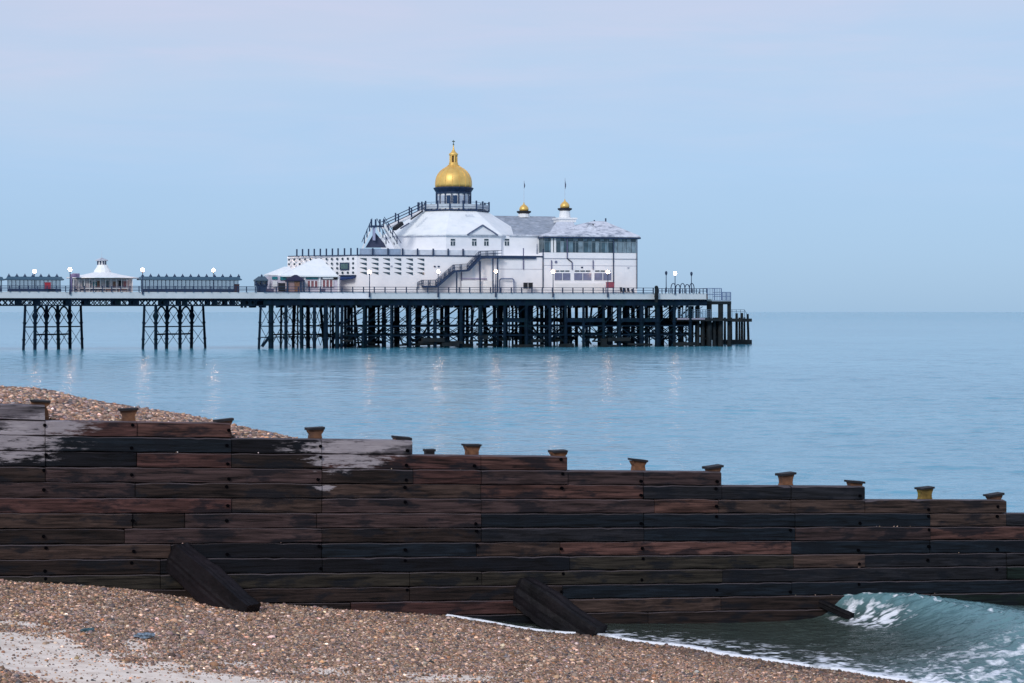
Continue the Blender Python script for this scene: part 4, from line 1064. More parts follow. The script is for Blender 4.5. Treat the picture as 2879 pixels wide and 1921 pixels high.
# lantern drum
NPANE = mat('navy pane', (.02, .05, .12), .15); SGPANE = mat('pale drum pane', (.45, .52, .62), .2)
def zz(sy, r=0): return CAMZ - (sy-HY)/F*(Yo-r)
px2m = Yo/F
zD0, zD1 = hpl, zz(534, 3.4)
MB().lathe(OU, OV, [(47*px2m, zD0), (47*px2m, zD1)], 16, ph=ph+R(11.25)).build('drum', WHITE2, th)
pr = None
for k in range(16):
    a = ph+R(22.5)*k; c = (OU+49*px2m*math.cos(a), OV+49*px2m*math.sin(a))
    if pr is None: pr = MB().box(c[0]-.09, c[0]+.09, c[1]-.09, c[1]+.09, zD0, zD1).build('drum_post', BLUE, th); pc = c
    else: part_copy(pr, WD(c[0]-pc[0], c[1]-pc[1], 0), th)
for k in range(16):
    a = ph+R(22.5)*(k+.5)
    if True:
        tx_, ty_ = -math.sin(a), math.cos(a); cc = (OU+47.3*px2m*math.cos(a), OV+47.3*px2m*math.sin(a)); hw = .42
        z0, z1 = zD0+.9, zz(549, 3.4)
        MB().hexa([(cc[0]-tx_*hw, cc[1]-ty_*hw, z0), (cc[0]+tx_*hw, cc[1]+ty_*hw, z0), (cc[0]+tx_*hw-.1*math.cos(a), cc[1]+ty_*hw-.1*math.sin(a), z0), (cc[0]-tx_*hw-.1*math.cos(a), cc[1]-ty_*hw-.1*math.sin(a), z0),
                   (cc[0]-tx_*hw, cc[1]-ty_*hw, z1), (cc[0]+tx_*hw, cc[1]+ty_*hw, z1), (cc[0]+tx_*hw-.1*math.cos(a), cc[1]+ty_*hw-.1*math.sin(a), z1), (cc[0]-tx_*hw-.1*math.cos(a), cc[1]-ty_*hw-.1*math.sin(a), z1)]).build('window', SGPANE if k % 3 else NPANE, th)
MB().lathe(OU, OV, [(49.5*px2m, zz(546)), (49.5*px2m, zz(542)), (50*px2m, zz(541)), (56*px2m, zz(532)), (57*px2m, zz(529.5)), (52*px2m, zz(527.5))], 32).build('cornice', BLUE, th)
R_ = px2m
dprof = [(50.5, 528), (51.5, 520), (51, 510), (49, 500), (45, 491), (38, 482), (30, 475.5), (22, 470.5), (16, 467)]
dm = MB().lathe(OU, OV, [(r*R_, zz(y)) for r, y in dprof], 40).build('dome', GOLD, th, smooth=True)
rb = MB()
for k in range(16):
    a = R(22.5)*k+.1
    for (r0, y0), (r1, y1) in zip(dprof[:-1], dprof[1:]):
        rb.beam((OU+(r0*R_+.01)*math.cos(a), OV+(r0*R_+.01)*math.sin(a), zz(y0)), (OU+(r1*R_+.01)*math.cos(a), OV+(r1*R_+.01)*math.sin(a), zz(y1)), .07, .07)
rb.build('rib', GOLD, dm)
MB().lathe(OU, OV, [(17*R_, zz(468)), (17*R_, zz(465)), (13.5*R_, zz(464)), (13*R_, zz(458)), (11*R_, zz(457))], 16).build('collar', GOLD, th)
for k in range(6):
    a = vdir+R(60)*k+.35; MB().cyl((OU+9.5*R_*math.cos(a), OV+9.5*R_*math.sin(a), zz(458)), (OU+9.5*R_*math.cos(a), OV+9.5*R_*math.sin(a), zz(437)), .17, .15, 6).build('lantern_column', GOLD, th)
MB().lathe(OU, OV, [(4.5*R_, zz(458)), (4.5*R_, zz(437))], 8).build('lantern_core', mat('dark ochre', (.12, .07, .02), .5), th)
fin = MB().lathe(OU, OV, [(10*R_, zz(439)), (13*R_, zz(436)), (13*R_, zz(433)), (9*R_, zz(430)), (5.5*R_, zz(426)), (2.6*R_, zz(420)), (1.6*R_, zz(412)), (1.2*R_, zz(407))], 16).build('spire', GOLD, th, smooth=True)
VERD = mat('greened metal', (.10, .14, .12), .5, metal=.4)
MB().lathe(OU, OV, [(1*R_, zz(410)), (2.6*R_, zz(407)), (1*R_, zz(403)), (.8*R_, zz(394))], 8).beam((OU-4*R_, OV, zz(398)), (OU+4*R_, OV, zz(398)), .14, .2).build('finial_cross', VERD, fin)
# gable dormer and arched windows on the front-right face of the octagon
kf = None
for k in range(8):
    a, b_ = octa(RO)[k], octa(RO)[(k+1) % 8]
    pa = W(a[0], a[1], 0); pb = W(b_[0], b_[1], 0); xa = CX+pa[0]/pa[1]*F; xb = CX+pb[0]/pb[1]*F
    if abs(xa-1255) < 25 and xb > xa: kf = (a, b_)
print('face', kf)
A, B = kf; fl = math.hypot(B[0]-A[0], B[1]-A[1]); tx_, ty_ = (B[0]-A[0])/fl, (B[1]-A[1])/fl; nx_, ny_ = ty_, -tx_
if nx_*math.cos(vdir)+ny_*math.sin(vdir) < 0: nx_, ny_ = -nx_, -ny_
def fpt(sx):
    lo, hi = -2.0, fl+6
    for _ in range(50):
        k = (lo+hi)/2; X, Y, _z = W(A[0]+tx_*k, A[1]+ty_*k, 0)
        if CX+X/Y*F < sx: lo = k
        else: hi = k
    return k, Y
def fbox(x0, x1, y0, y1, d0, d1, name, m_, parent):
    k0, Y0 = fpt(x0); k1, Y1 = fpt(x1); z0 = CAMZ-(y1-HY)/F*Y0; z1 = CAMZ-(y0-HY)/F*Y0
    q = lambda k, d: (A[0]+tx_*k+nx_*d, A[1]+ty_*k+ny_*d)
    return MB().prism([q(k0, d1), q(k1, d1), q(k1, d0), q(k0, d0)], z0, z1).build(name, m_, parent)
for sx in (1273, 1333, 1367):
    wf = fbox(sx-7, sx+7, 671, 692, .01, .06, 'window', WHITE2, th)
    fbox(sx-6, sx+6, 672, 677, .065, .10, 'fanlight', GLASS, wf)
    fbox(sx-6, sx-1, 679, 691, .065, .10, 'pane', GLASS, wf); fbox(sx+1, sx+6, 679, 691, .065, .10, 'pane', GLASS, wf)
k0, Y0 = fpt(1318); k1, _ = fpt(1390); km = (k0+k1)/2; zb0 = CAMZ-(660-HY)/F*Y0; zb1 = CAMZ-(634-HY)/F*Y0
q = lambda k, d, z: (A[0]+tx_*k+nx_*d, A[1]+ty_*k+ny_*d, z)
b = MB(); b.v = [q(k0, .5, zb0), q(k1, .5, zb0), q(km, .5, zb1), q(k0, -5, zb0), q(k1, -5, zb0), q(km, -5, zb1)]
b.f = [(0, 1, 2), (5, 4, 3), (0, 3, 4, 1), (1, 4, 5, 2), (2, 5, 3, 0)]; b.build('gable', WHITE, th)
MB().beam(q(k0-.5, .62, zb0-.05), q(km, .62, zb1+.08), .3, .24).beam(q(k1+.5, .62, zb0-.05), q(km, .62, zb1+.08), .3, .24).build('bargeboard', mat('slate blue trim', (.10, .12, .20), .6), th)
fbox(1325, 1348, 600, 603, 0, .02, 'roof_hatch', PATCHY, th).location = WD(0, 5, 0)
# link wall between octagon and the right wing
lv = 8.5
MB().box(u_(1405, lv), u_(1530, lv), lv, 36, zT-.5, PZ(1450, 664, lv)).build('wall', WHITE, th)
wf = MB().box(PU(1418, lv), PU(1432, lv), lv-.06, lv-.01, PZ(1425, 692, lv), PZ(1425, 671, lv)).build('window', WHITE2, th)
MB().box(PU(1419, lv), PU(1431, lv), lv-.10, lv-.065, PZ(1425, 677, lv), PZ(1425, 672, lv)).build('fanlight', GLASS, wf)
for x0, x1 in ((1419, 1424), (1426, 1431)): MB().box(PU(x0, lv), PU(x1, lv), lv-.10, lv-.065, PZ(1425, 691, lv), PZ(1425, 679, lv)).build('pane', GLASS, wf)
MB().box(u_(1430, lv), u_(1532, lv), lv-.4, lv+2, PZ(1450, 664, lv)+.005, PZ(1450, 660, lv)).build('gutter', PATCHY, th)
MB().box(PU(1508, lv-.1), PU(1512, lv-.1), lv-.12, lv-.01, PZ(1510, 714, lv), PZ(1510, 686, lv)).build('door', PATCHY, th)
MB().box(PU(1402), PU(1526), FV-.35, FV-.15, PZ(1450, 728, FV), PZ(1450, 720, FV)).build('ledge', BLUE, th)
# slate roof behind
zr0, zr1 = PZ(1480, 661, 12), PZ(1480, 608, 24)
MB().hip(PU(1330, 12), PU(1612, 12), 12, 36, zr0, PU(1360, 24), PU(1560, 24), 24, zr1).build('roof', SLATE, th)
MB().box(PU(1330, 12)+.3, PU(1612, 12)-.3, 12.3, 35.7, zT, zr0-.26).build('wall', WHITE, th)
# right wing
wx0, wx1 = u_(1528), u_(1791)
zGl0, zGl1, zB = PZ(1650, 711, FV), PZ(1650, 671, FV), PZ(1650, 727, FV)
MB().box(wx0, wx1, FV, 31, ZD, zGl0).build('wall', WHITE, th)
MB().box(wx0+.1, wx1-.1, FV+.25, 30.8, zGl0, zGl1).build('gallery_room', mat('dark interior', (.05, .09, .11), .4, var=.4, scale=.8), th)
MB().box(wx0-.12, wx1+.12, FV-.12, 31, zB-.1, zB).build('string_course', mat('grey line', (.25, .28, .36), .6), th)
MB().box(wx0-.2, wx1+.6, FV-.6, 31.5, zGl1, zGl1+.32).build('eave', BLUE, th)
MB().hip(wx0-.1, wx1+.5, FV-.5, 31.4, zGl1+.58, PU(1668, 18), PU(1700, 18), 18, PZ(1684, 622, 18)).build('roof', PATCHY, th)
# gallery panes and mullions
x = 1531.0; i = 0
GM = [mat('gallery pane %d' % k, c, .12, var=.4, scale=.9, spec=.7) for k, c in enumerate([(.05, .10, .13), (.12, .20, .25), (.03, .06, .08), (.20, .28, .33)])]
while x < 1786:
    wd = random.choice([10, 12, 14])
    if 1549 < x < 1563: x = 1564; continue
    x1 = min(x+wd, 1789)
    top = random.choice([0, 1])
    p_ = MB().box(u_(x)+.04, u_(x1)-.04, FV+.1, FV+.2, zGl0+.05, zGl1-.55).build('window', GM[i % 4 if x < 1730 else 3], th)
    MB().box(u_(x)+.04, u_(x1)-.04, FV+.1, FV+.2, zGl1-.5, zGl1-.03).build('fanlight', GM[(i*3+1) % 4], p_)
    x = x1; i += 1
b = MB()
for sx in (1531, 1549, 1564, 1576, 1594, 1618, 1640, 1664, 1690, 1708, 1738, 1756, 1774, 1788): b.box(u_(sx)-.04, u_(sx)+.04, FV+.02, FV+.09, zGl0, zGl1)
b.box(wx0, wx1, FV+.03, FV+.095, zGl1-.75, zGl1-.68); b.build('mullions', mat('grey green mullions', (.22, .28, .32), .5), th)
MB().box(u_(1549), u_(1555), FV-.03, FV+.21, zGl0, zGl1-.02).build('pilaster', WHITE2, th)
MB().box(u_(1558), u_(1563), FV-.03, FV+.21, zGl0, zGl1-.02).build('pilaster', WHITE2, th)
# small figures of furniture inside
# seams and small fittings on the front wall
SEAM = mat('grey seam', (.42, .43, .50), .6)
for x0, x1, y in ((1402, 1525, 757), (1240, 1300, 722.5), (1530, 1790, 746)):
    MB().box(PU(x0, FV), PU(x1, FV), FV-.035, FV-.004, PZ(1450, y+.7, FV), PZ(1450, y-.7, FV)).build('seam', SEAM, th)
for x in (1222, 1233, 1636, 1766, 1100, 1152): MB().box(PU(x-2.5, FV), PU(x+2.5, FV), FV-.14, FV-.005, PZ(1450, 753, FV), PZ(1450, 749, FV)).build('wall_fitting', SEAM if x > 1640 or x < 1200 else BLUE, th)
# downpipes
for sx, y0, y1 in [(1471, 698, 758), (1526, 700, 808), (1550, 732, 758), (1667, 732, 758), (1724, 671, 806), (1790, 671, 812), (1594, 671, 727), (1608, 738, 758), (1297, 765, 806), (1348, 735, 786)]:
    u = PU(sx, FV); MB().cyl((u, FV-.16, PZ(sx, y1, FV)), (u, FV-.16, PZ(sx, y0, FV)), .11, .11, 6).build('downpipe', BLUE if sx > 1700 or sx == 1526 else mat('grey violet pipe', (.12, .12, .22), .5), th)
MB().cyl((PU(1594, FV), FV-.16, PZ(1594, 727, FV)), (PU(1608, FV), FV-.16, PZ(1608, 738, FV)), .11, .11, 6).build('downpipe', BLUE, th)
MB().cyl((PU(1563, FV), FV-.12, PZ(1563, 737, FV)), (PU(1563, FV), FV-.01, PZ(1563, 737, FV)), .28, .28, 12).build('round_vent', GLASS2, th)
# wide ground floor windows
for x0, x1 in ((1558, 1604), (1613, 1663), (1670, 1719)):
    wf = MB().box(u_(x0), u_(x1), FV-.06, FV-.01, PZ(x0, 789, FV), PZ(x0, 767, FV)).build('window', WHITE2, th)
    xm = (x0+x1)/2
    for a, b_ in ((x0+1, xm-1), (xm+1, x1-1)): MB().box(u_(a), u_(b_), FV-.10, FV-.065, PZ(x0, 788, FV), PZ(x0, 768, FV)).build('pane', GLASS2, wf)
    n3 = 3
    for i in range(n3):
        a = x0+3+(x1-x0-4)/n3*i; MB().box(u_(a), u_(a+(x1-x0)/n3-4), FV-.10, FV-.065, PZ(x0, 764, FV), PZ(x0, 760.5, FV)).build('fanlight', GLASS, wf)
# pipe hoop, bins, low white screens, ledge
b = MB(); v = FV-.6
b.cyl((PU(1405, v), v, ZD), (PU(1405, v), v, PZ(1405, 787, v)), .12).cyl((PU(1405, v), v, PZ(1405, 787, v)), (PU(1409, v), v, PZ(1405, 784, v)), .12).cyl((PU(1409, v), v, PZ(1405, 784, v)), (PU(1441, v), v, PZ(1405, 784, v)), .12).cyl((PU(1441, v), v, PZ(1405, 784, v)), (PU(1445, v), v, PZ(1405, 788, v)), .12).cyl((PU(1445, v), v, PZ(1405, 788, v)), (PU(1445, v), v, ZD), .12)
tag(b.build('pipe_hoop', mat('dull blue pipe', (.10, .14, .26), .5)), 'tall hoop of blue pipe standing against the white theatre wall', 'hoop')
for i, sx in enumerate((1479, 1493)):
    o = cabinet(sx-5, sx+5, 795, 812, 3, DARK, ['left one of the two black bins by the theatre wall', 'right one of the two black bins by the theatre wall'][i], 'bin', 'bin', .7); o['group'] = 'black bins by the wall'
MB().box(PU(1297, 4.2), PU(1385, 4.2), 4.0, 4.2, ZD, PZ(1340, 790, 4.2)).build('low_screen', WHITE2, th)
MB().box(PU(1560, 4.2), PU(1700, 4.2), 4.0, 4.2, ZD, PZ(1640, 797, 4.2)).build('low_screen', WHITE2, th)
MB().box(PU(1298, FV), PU(1368, FV), FV-.2, FV-.01, PZ(1340, 786, FV), PZ(1340, 782, FV)).build('ledge', mat('grey violet ledge', (.35, .33, .45), .6), th)
# chairs stacked against the end wall
for i, sx in enumerate((1748, 1758, 1768, 1780)):
    v = 3.2; u = PU(sx, v); h = [1.35, 1.15, 1.25, 1.0][i]
    o = thing('cafe_chair', ['dark chair nearest the red cabinet, its back tilted', 'second dark chair from the red cabinet along the end wall', 'third dark chair from the red cabinet along the end wall', 'dark chair nearest the theatre corner'][i], 'chair', (u, v, ZD), 'dark chairs along the theatre end wall')
    MB().box(u-.24, u+.24, v-.24, v+.24, ZD+.42, ZD+.48).build('seat', DARK, o)
    MB().hexa([(u-.24, v+.20, ZD+.48), (u+.24, v+.20, ZD+.48), (u+.24, v+.25, ZD+.48), (u-.24, v+.25, ZD+.48), (u-.34, v+.28, ZD+h), (u+.14, v+.28, ZD+h), (u+.14, v+.33, ZD+h), (u-.34, v+.33, ZD+h)]).build('backrest', DARK, o)
    for a in (-.21, .21):
        for c in (-.21, .21): MB().box(u+a-.025, u+a+.025, v+c-.025, v+c+.025, ZD, ZD+.42).build('leg', DARK, o)
# two gold capped cupolas on the roofs
def cupola(cx_, v, y_base, y_n0, y_br0, y_br1, y_top, fl0, fl1, nw, plinth=None):
    u = PU(cx_, v); Y = W(u, v, 0)[1]; z = lambda y: CAMZ-(y-HY)/F*Y; k = Y/F
    o = MB().lathe(u, v, [(nw*k, z(y_base)), (nw*.96*k, z(y_n0)), (nw*.85*k, z(y_br0))], 12).build('cupola', WHITE2, th)
    MB().lathe(u, v, [(13*k, z(y_br0+1)), (20*k, z(y_br0-3)), (20.5*k, z(y_br1)), (12*k, z(y_br1-1))], 16).build('brim', DARK, o)
    h = y_br1-y_top
    MB().lathe(u, v, [(12.5*k, z(y_br1)), (13.5*k, z(y_br1-h*.3)), (12*k, z(y_br1-h*.55)), (8*k, z(y_br1-h*.8)), (2.5*k, z(y_top)), (.8*k, z(y_top-6))], 16).build('dome', GOLD, o, smooth=True)
    MB().cyl((u, v, z(y_top)), (u, v, z(fl0)), .06, .035, 6).build('flagpole', POLE, o)
    n = 7; b = MB()
    for i in range(n):
        yy = fl0+(fl1-fl0)*i/(n-1); wv = (2.6*k)*math.sin(math.pi*(i+.6)/(n+.4)); b.v += [(u+.03, v, z(yy)), (u+.03+wv, v+.25*math.sin(i*1.3), z(yy)-.1), (u+.03, v+.04, z(yy)), (u+.03+wv, v+.04+.25*math.sin(i*1.3), z(yy)-.1)]
    for i in range(n-1):
        a = i*4; b.f += [(a, a+1, a+5, a+4), (a+2, a+6, a+7, a+3), (a, a+4, a+6, a+2), (a+1, a+3, a+7, a+5)]
    b.build('flag', mat('slate flag', (.05, .07, .12), .7), o)
    if plinth:
        x0, x1, y0, y1 = plinth; hw = (x1-x0)/2*k
        MB().box(u-hw, u+hw, v-hw, v+hw, z(y1), z(y0)).box(u-hw-.2, u+hw+.2, v-hw-.2, v+hw+.2, z(y0+4), z(y0)+.05).build('plinth', WHITE2, o)
    return o
cupola(1473, 24, 612, 602, 601, 594, 575, 508, 530, 17)
cupola(1588, 17, 622, 610, 593, 586, 566, 500, 534, 17, plinth=(1563, 1614, 614, 626))
v = 12.5; MB().hexa([(PU(1540, v), v, PZ(1588, 664, v)), (PU(1636, v), v, PZ(1588, 664, v)), (PU(1640, 24), 24, PZ(1588, 660, 24)), (PU(1536, 24), 24, PZ(1588, 660, 24)),
  (PU(1566, 14.5), 14.5, PZ(1588, 624, 14.5)), (PU(1611, 14.5), 14.5, PZ(1588, 624, 14.5)), (PU(1611, 20), 20, PZ(1588, 624, 14.5)), (PU(1566, 20), 20, PZ(1588, 624, 14.5))]).build('roof', mat('pale lead', (.52, .55, .62), .6, var=.15), th)
v = 10
for cx_, yt, yb, w2, m_ in ((1616, 642, 660, 16, PATCHY), (1664, 630, 662, 30, PATCHY)):
    zb2 = PZ(cx_, yb, v); b = MB().vprism([(PU(cx_-w2, v), zb2), (PU(cx_+w2, v), zb2), (PU(cx_, v), PZ(cx_, yt, v))], v, v+8); b.build('gable', m_, th)
MB().box(PU(1657, 12), PU(1669, 12), 11.9, 12.5, PZ(1663, 636, 12), PZ(1663, 630, 12)).build('roof_vent', DARK, th)
for sx, y0 in ((1671, 619), (1703, 614)):
    MB().cyl((PU(sx, 18), 18, PZ(sx, 634, 18)), (PU(sx, 18), 18, PZ(sx, y0, 18)), .12, .16, 6).build('finial', BLUE, th)
# ---- roof stair: triangular flights then a sloping walk up to the dome platform
SV = 6.6
def flight(x0, y0, x1, y1, v, wdt, name='flight'):
    a, c = P(x0, y0, v), P(x1, y1, v)
    o = MB().hexa([(a[0], v, a[2]-.55), (a[0], v+.08, a[2]-.55), (c[0], v+.08, c[2]-.55), (c[0], v, c[2]-.55), (a[0], v, a[2]+.15), (a[0], v+.08, a[2]+.15), (c[0], v+.08, c[2]+.15), (c[0], v, c[2]+.15)]).build('stringer', WHITE2, th)
    b = MB().beam((a[0], v-.05, a[2]+1.35), (c[0], v-.05, c[2]+1.35), .09, .12)
    for k in range(1, 4):
        p = Vector(a).lerp(Vector(c), k/4); b.box(p.x-.09, p.x+.09, v-.1, v+.02, p.z, p.z+1.5)
    b.build('stair_rail', BLUE, th)
flight(1017, 701, 1046, 634, SV, 1.2); flight(1059, 634, 1094, 704, SV, 1.2); flight(1078, 634, 1118, 706, SV+2.2, 1.2)
flight(1080, 630, 1128, 704, SV-.3, 1.2)
for sx in (1044, 1056, 1068, 1079): MB().box(PU(sx, SV)-.15, PU(sx, SV)+.15, SV-.2, SV+.1, PZ(sx, 640, SV), PZ(sx, 617, SV)).build('newel_post', BLUE, th)
MB().vprism([(PU(1028, SV+1), PZ(1028, 696, SV)), (PU(1090, SV+1), PZ(1090, 696, SV)), (PU(1054, SV+1), PZ(1054, 652, SV))], SV+1, SV+1.4).build('stair_shade_panel', mat('navy painted shade', (.05, .06, .11), .7), th)  # solid dark triangle, painted as the shade inside the stair opening
MB().box(PU(1050, SV), PU(1056, SV), SV+.2, SV+.9, PZ(1050, 676, SV), PZ(1050, 636, SV)).build('stair_wall', mat('violet grey', (.35, .37, .52), .6), th)
MB().box(PU(1044, SV), PU(1080, SV), SV-.1, SV+2.4, PZ(1050, 638, SV), PZ(1050, 634, SV)).build('stair_landing', BLUE, th)
zt_ = zT+.10
MB().box(u_(1012), u_(1128), FV+.3, FV+.36, zt_-.02, zt_+1.15).build('terrace_screen', mat('blue grey panels', (.30, .38, .50), .5), th)
MB().box(u_(1128), u_(1402), FV+.3, FV+.34, zt_-.02, zt_+1.0).build('terrace_screen', mat('pale glass balustrade', (.62, .66, .72), .5), th)
# sloping walk
pa, pb = Vector(P(1082, 642, 9.5)), Vector((OU + (RT+.3)*math.cos(vdir-R(80)), OV + (RT+.3)*math.sin(vdir-R(80)), hpl))
pb2 = Vector(P(1190, 591, 19)); pb = Vector((pb2.x, pb2.y, hpl-.1))
MB().beam(pa, pb, 1.6, .22).build('roof_walk', WHITE2, th)
side = (pb-pa).cross(Vector((0, 0, 1))).normalized()*.8
for sgn, xs_ in ((1, (.26, .6, .88)), (-1, (.36, .72, .97))):
    b = MB(); o_ = side*sgn
    for h in (1.25, .65): b.beam(pa+o_+Vector((0, 0, h)), pb+o_+Vector((0, 0, h)), .08, .14)
    b.build('walk_rail', BLUE, th)
    for k in xs_:
        c = pa.lerp(pb, k)+o_; MB().box(c.x-.13, c.x+.13, c.y-.13, c.y+.13, c.z, c.z+1.75).build('walk_post', BLUE, th)
b = MB().beam(Vector(P(1108, 644, 8)), Vector(P(1130, 628, 9)), .8, .7); b.build('walk_bracket', DARK, th)
b = MB().beam(Vector(P(1155, 617, 12)), Vector(P(1188, 594, 14)), .2, .25); b.build('walk_bracket', DARK, th); b = MB().beam(Vector(P(1126, 643, 8.5)), Vector(P(1150, 628, 9.5)), .2, .25); b.build('walk_bracket', mat('dull iron', (.12, .13, .2), .6), th)
# ---- blue outdoor staircase on the front
sv = FV-1.6
st = thing('staircase', 'dark blue outdoor staircase climbing the front of the white theatre', 'staircase', P(1260, 815, sv))
nodes = [(1178, 812), (1190, 806), (1229, 806), (1278, 763), (1318, 760), (1351, 725), (1412, 722)]
for v in (sv, sv+1.3):
    b = MB()
    for (x0, y0), (x1, y1) in zip(nodes[1:-1], nodes[2:]):
        b.beam((PU(x0, sv), v, PZ(x0, y0, sv)), (PU(x1, sv), v, PZ(x1, y1, sv)), .1, .40)
    b.build('stringer', BLUE, st)
    b = MB()
    for (x0, y0), (x1, y1) in zip(nodes[:-1], nodes[1:]):
        for h in (1.25, .7): b.beam((PU(x0, sv), v, PZ(x0, y0, sv)+h), (PU(x1, sv), v, PZ(x1, y1, sv)+h), .07, .09)
    b.build('handrail', BLUE, st)
    for (x0, y0), (x1, y1) in zip(nodes[:-1], nodes[1:]):
        n = max(1, int(math.hypot(x1-x0, y1-y0)/16))
        for i in range(n):
            k = i/n; x = x0+(x1-x0)*k; y = y0+(y1-y0)*k; u = PU(x, sv); z = PZ(x, y, sv)
            MB().box(u-.06, u+.06, v-.06, v+.06, z, z+1.3).build('baluster', BLUE, st)
for (x0, y0), (x1, y1) in zip(nodes[1:-1], nodes[2:]):
    MB().beam((PU(x0, sv), sv+.65, PZ(x0, y0, sv)-.05), (PU(x1, sv), sv+.65, PZ(x1, y1, sv)-.05), 1.2, .12).build('treads', BLUE, st)
for sx, y in ((1284, 765), (1232, 806), (1386, 727), (1399, 727), (1350, 733)):
    if sx == 1232: continue
    u = PU(sx, sv); MB().box(u-.12, u+.12, sv-.1, sv+.1, ZD, PZ(sx, y, sv)).build('support_post', BLUE, st)

# ================================================================== LOW ENTRANCE PAVILION left of the theatre
pv = 2.2
pa_ = thing('pavilion', 'low white pavilion with hipped roof in front of the dotted theatre wall', 'pavilion', (PU(860, pv), pv+3, ZD))
MB().box(PU(764, pv), PU(957, pv), pv+.3, pv+9.5, ZD, PZ(860, 776, pv)).build('wall', mat('pale lilac wall', (.58, .54, .62), .6), pa_)
MB().hip(PU(792, pv), PU(949, pv), pv-.3, pv+9, PZ(860, 775, pv), PU(884, pv+4.5), PU(905, pv+4.5), pv+4.5, PZ(890, 728, pv+4.5)).build('roof', ROOFW, pa_)
MB().hip(PU(756, pv+5), PU(830, pv+5), pv+5, pv+12, PZ(790, 771, pv+5), PU(800, pv+8), PU(815, pv+8), pv+8.5, PZ(800, 750, pv+8)).build('roof', ROOFW, pa_)
for x0, x1, y0, y1, m_, nm in [(765, 780, 778, 786, TEAL, 'sign_panel'), (788, 806, 778, 788, TEAL, 'sign_panel'), (861, 894, 776, 785, TEAL, 'sign_panel'), (904, 950, 776, 786, DARK, 'sign_panel'), (907, 937, 780, 785, WHITE2, 'sign_face'),
        (863, 894, 790, 808, BRICK, 'window'), (906, 936, 788, 808, BRICK, 'window'), (768, 778, 790, 808, BRICK, 'window')]:
    pv2 = pv+.12 - (.1 if nm == 'sign_face' else 0)
    w_ = MB().box(PU(x0, pv2), PU(x1, pv2), pv2, pv2+.1, PZ(x0, y1, pv2), PZ(x0, y0, pv2)).build(nm, m_, pa_)
    if nm == 'window':
        b = MB(); n = 4
        for i in range(n): 
            xx = x0+(x1-x0)*i/(n-1); b.box(PU(xx, pv2)-.09, PU(xx, pv2)+.09, pv2-.06, pv2-.005, PZ(x0, y1, pv2), PZ(x0, y0, pv2))
        b.build('mullions', WHITE2, w_)
for x in (857, 899, 952): MB().box(PU(x, pv)-.15, PU(x, pv)+.15, pv+.1, pv+.29, ZD, PZ(x, 776, pv)).build('pilaster', WHITE2, pa_)
# porch
po = MB().hip(PU(806, pv-2), PU(857, pv-2), pv-1.4, pv+.2, PZ(830, 787, pv-1), PU(828, pv-1), PU(836, pv-1), pv-.7, PZ(830, 773, pv-1)).build('porch_roof', NAVY, pa_)
MB().box(PU(811, pv-1), PU(828, pv-1), pv-1, pv+.25, ZD, PZ(830, 788, pv-1)).build('porch_wall', mat('tan boards', (.30, .20, .20), .6), pa_)
MB().box(PU(828, pv-1), PU(842, pv-1), pv-1.1, pv+.2, ZD, PZ(830, 788, pv-1)).build('porch_door', BROWN, pa_)
for x in (808, 846, 855): MB().box(PU(x, pv-1.2)-.12, PU(x, pv-1.2)+.12, pv-1.3, pv-1.1, ZD, PZ(x, 787, pv-1)).build('porch_post', BLUE, pa_)
# A board and planters by the pavilion
cabinet(783, 802, 796, 820, .9, DARK, 'dark framed board standing left of the porch', 'board', 'notice_board', .3)
for i, (x0, x1) in enumerate(((750, 770), (903, 915))):
    cabinet(x0, x1, 812, 822, .8, mat('grey violet box', (.12, .10, .16), .7), ['low grey planter between the dark booth and the notice board', 'low grey planter in front of the pavilion windows'][i], 'planter', 'planter', .6)['group'] = 'low planters by the pavilion'

# ================================================================== PIER END
for i in range(5):
    sx = 1886+13*i; v = 9; u0, u1 = PU(sx, v), PU(sx+14, v); z0 = ZD; zt = PZ(sx, 797+3*(i % 2), v); b = MB(); prev = (u0, v, z0)
    for k in range(1, 11):
        a = math.pi*k/10; p = ((u0+u1)/2-(u1-u0)/2*math.cos(a), v, z0+(zt-z0)*math.sin(a)**.5); b.beam(prev, p, .14, .14); prev = p
    tag(b.build('arched_hoop', BLUE), ['leftmost', 'second from left', 'middle', 'second from right', 'rightmost'][i] + ' of the dark arched hoops on the open pier end', 'hoop', 'arched hoops on the pier end')
r3 = railing('railing', 'dark close set railing on the pier end left of the hoops', [(PU(1850), -.3, ZFT), (PU(1985), -.3, ZFT)], H*.9, 15, BLUE, rails=(1, .5), postr=.07)
r3['group'] = 'railings along the pier deck'
ls = thing('landing_stage', 'dark two level landing stage at the seaward end of the pier', 'landing stage', P(2010, 975, 6))
MB().box(PU(1945, 2), PU(2056, 2), 2, 16, PZ(2000, 856, 2), PZ(2000, 847, 2)).build('upper_deck', TIMB, ls)
MB().box(PU(1950, 2), PU(2000, 2), 1.8, 2.2, PZ(2000, 847, 2), PZ(2000, 842, 2)).build('kerb', mat('grey green kerb', (.16, .20, .20), .7), ls)
for sx, r in ((1962, .4), (1994, .55), (2026, .55), (2050, .42)):
    for v in (2.6, 9.5, 15.2):
        MB().cyl((PU(sx, v), v, -1.2), (PU(sx, v), v, PZ(2000, 855, 2)), r*(1 if v < 5 else .8), None, 8).build('column', TIMB, ls)
MB().box(PU(1903, 1), PU(2085, 1), 1, 18, PZ(2000, 903, 1), PZ(2000, 896, 1)).build('lower_deck', TIMB, ls)
MB().box(PU(1904, .8), PU(1982, .8), .8, 1.0, PZ(1950, 899, .8), PZ(1950, 894.5, .8)).build('lower_fascia', mat('pale violet grey strip', (.30, .28, .34), .7), ls)
lr = mat('grey blue rail', (.10, .16, .22), .6)
b = MB()
for y in (871, 877, 883, 889): b.beam(P(1905, y, .95), P(2000, y, .95), .06, .08)
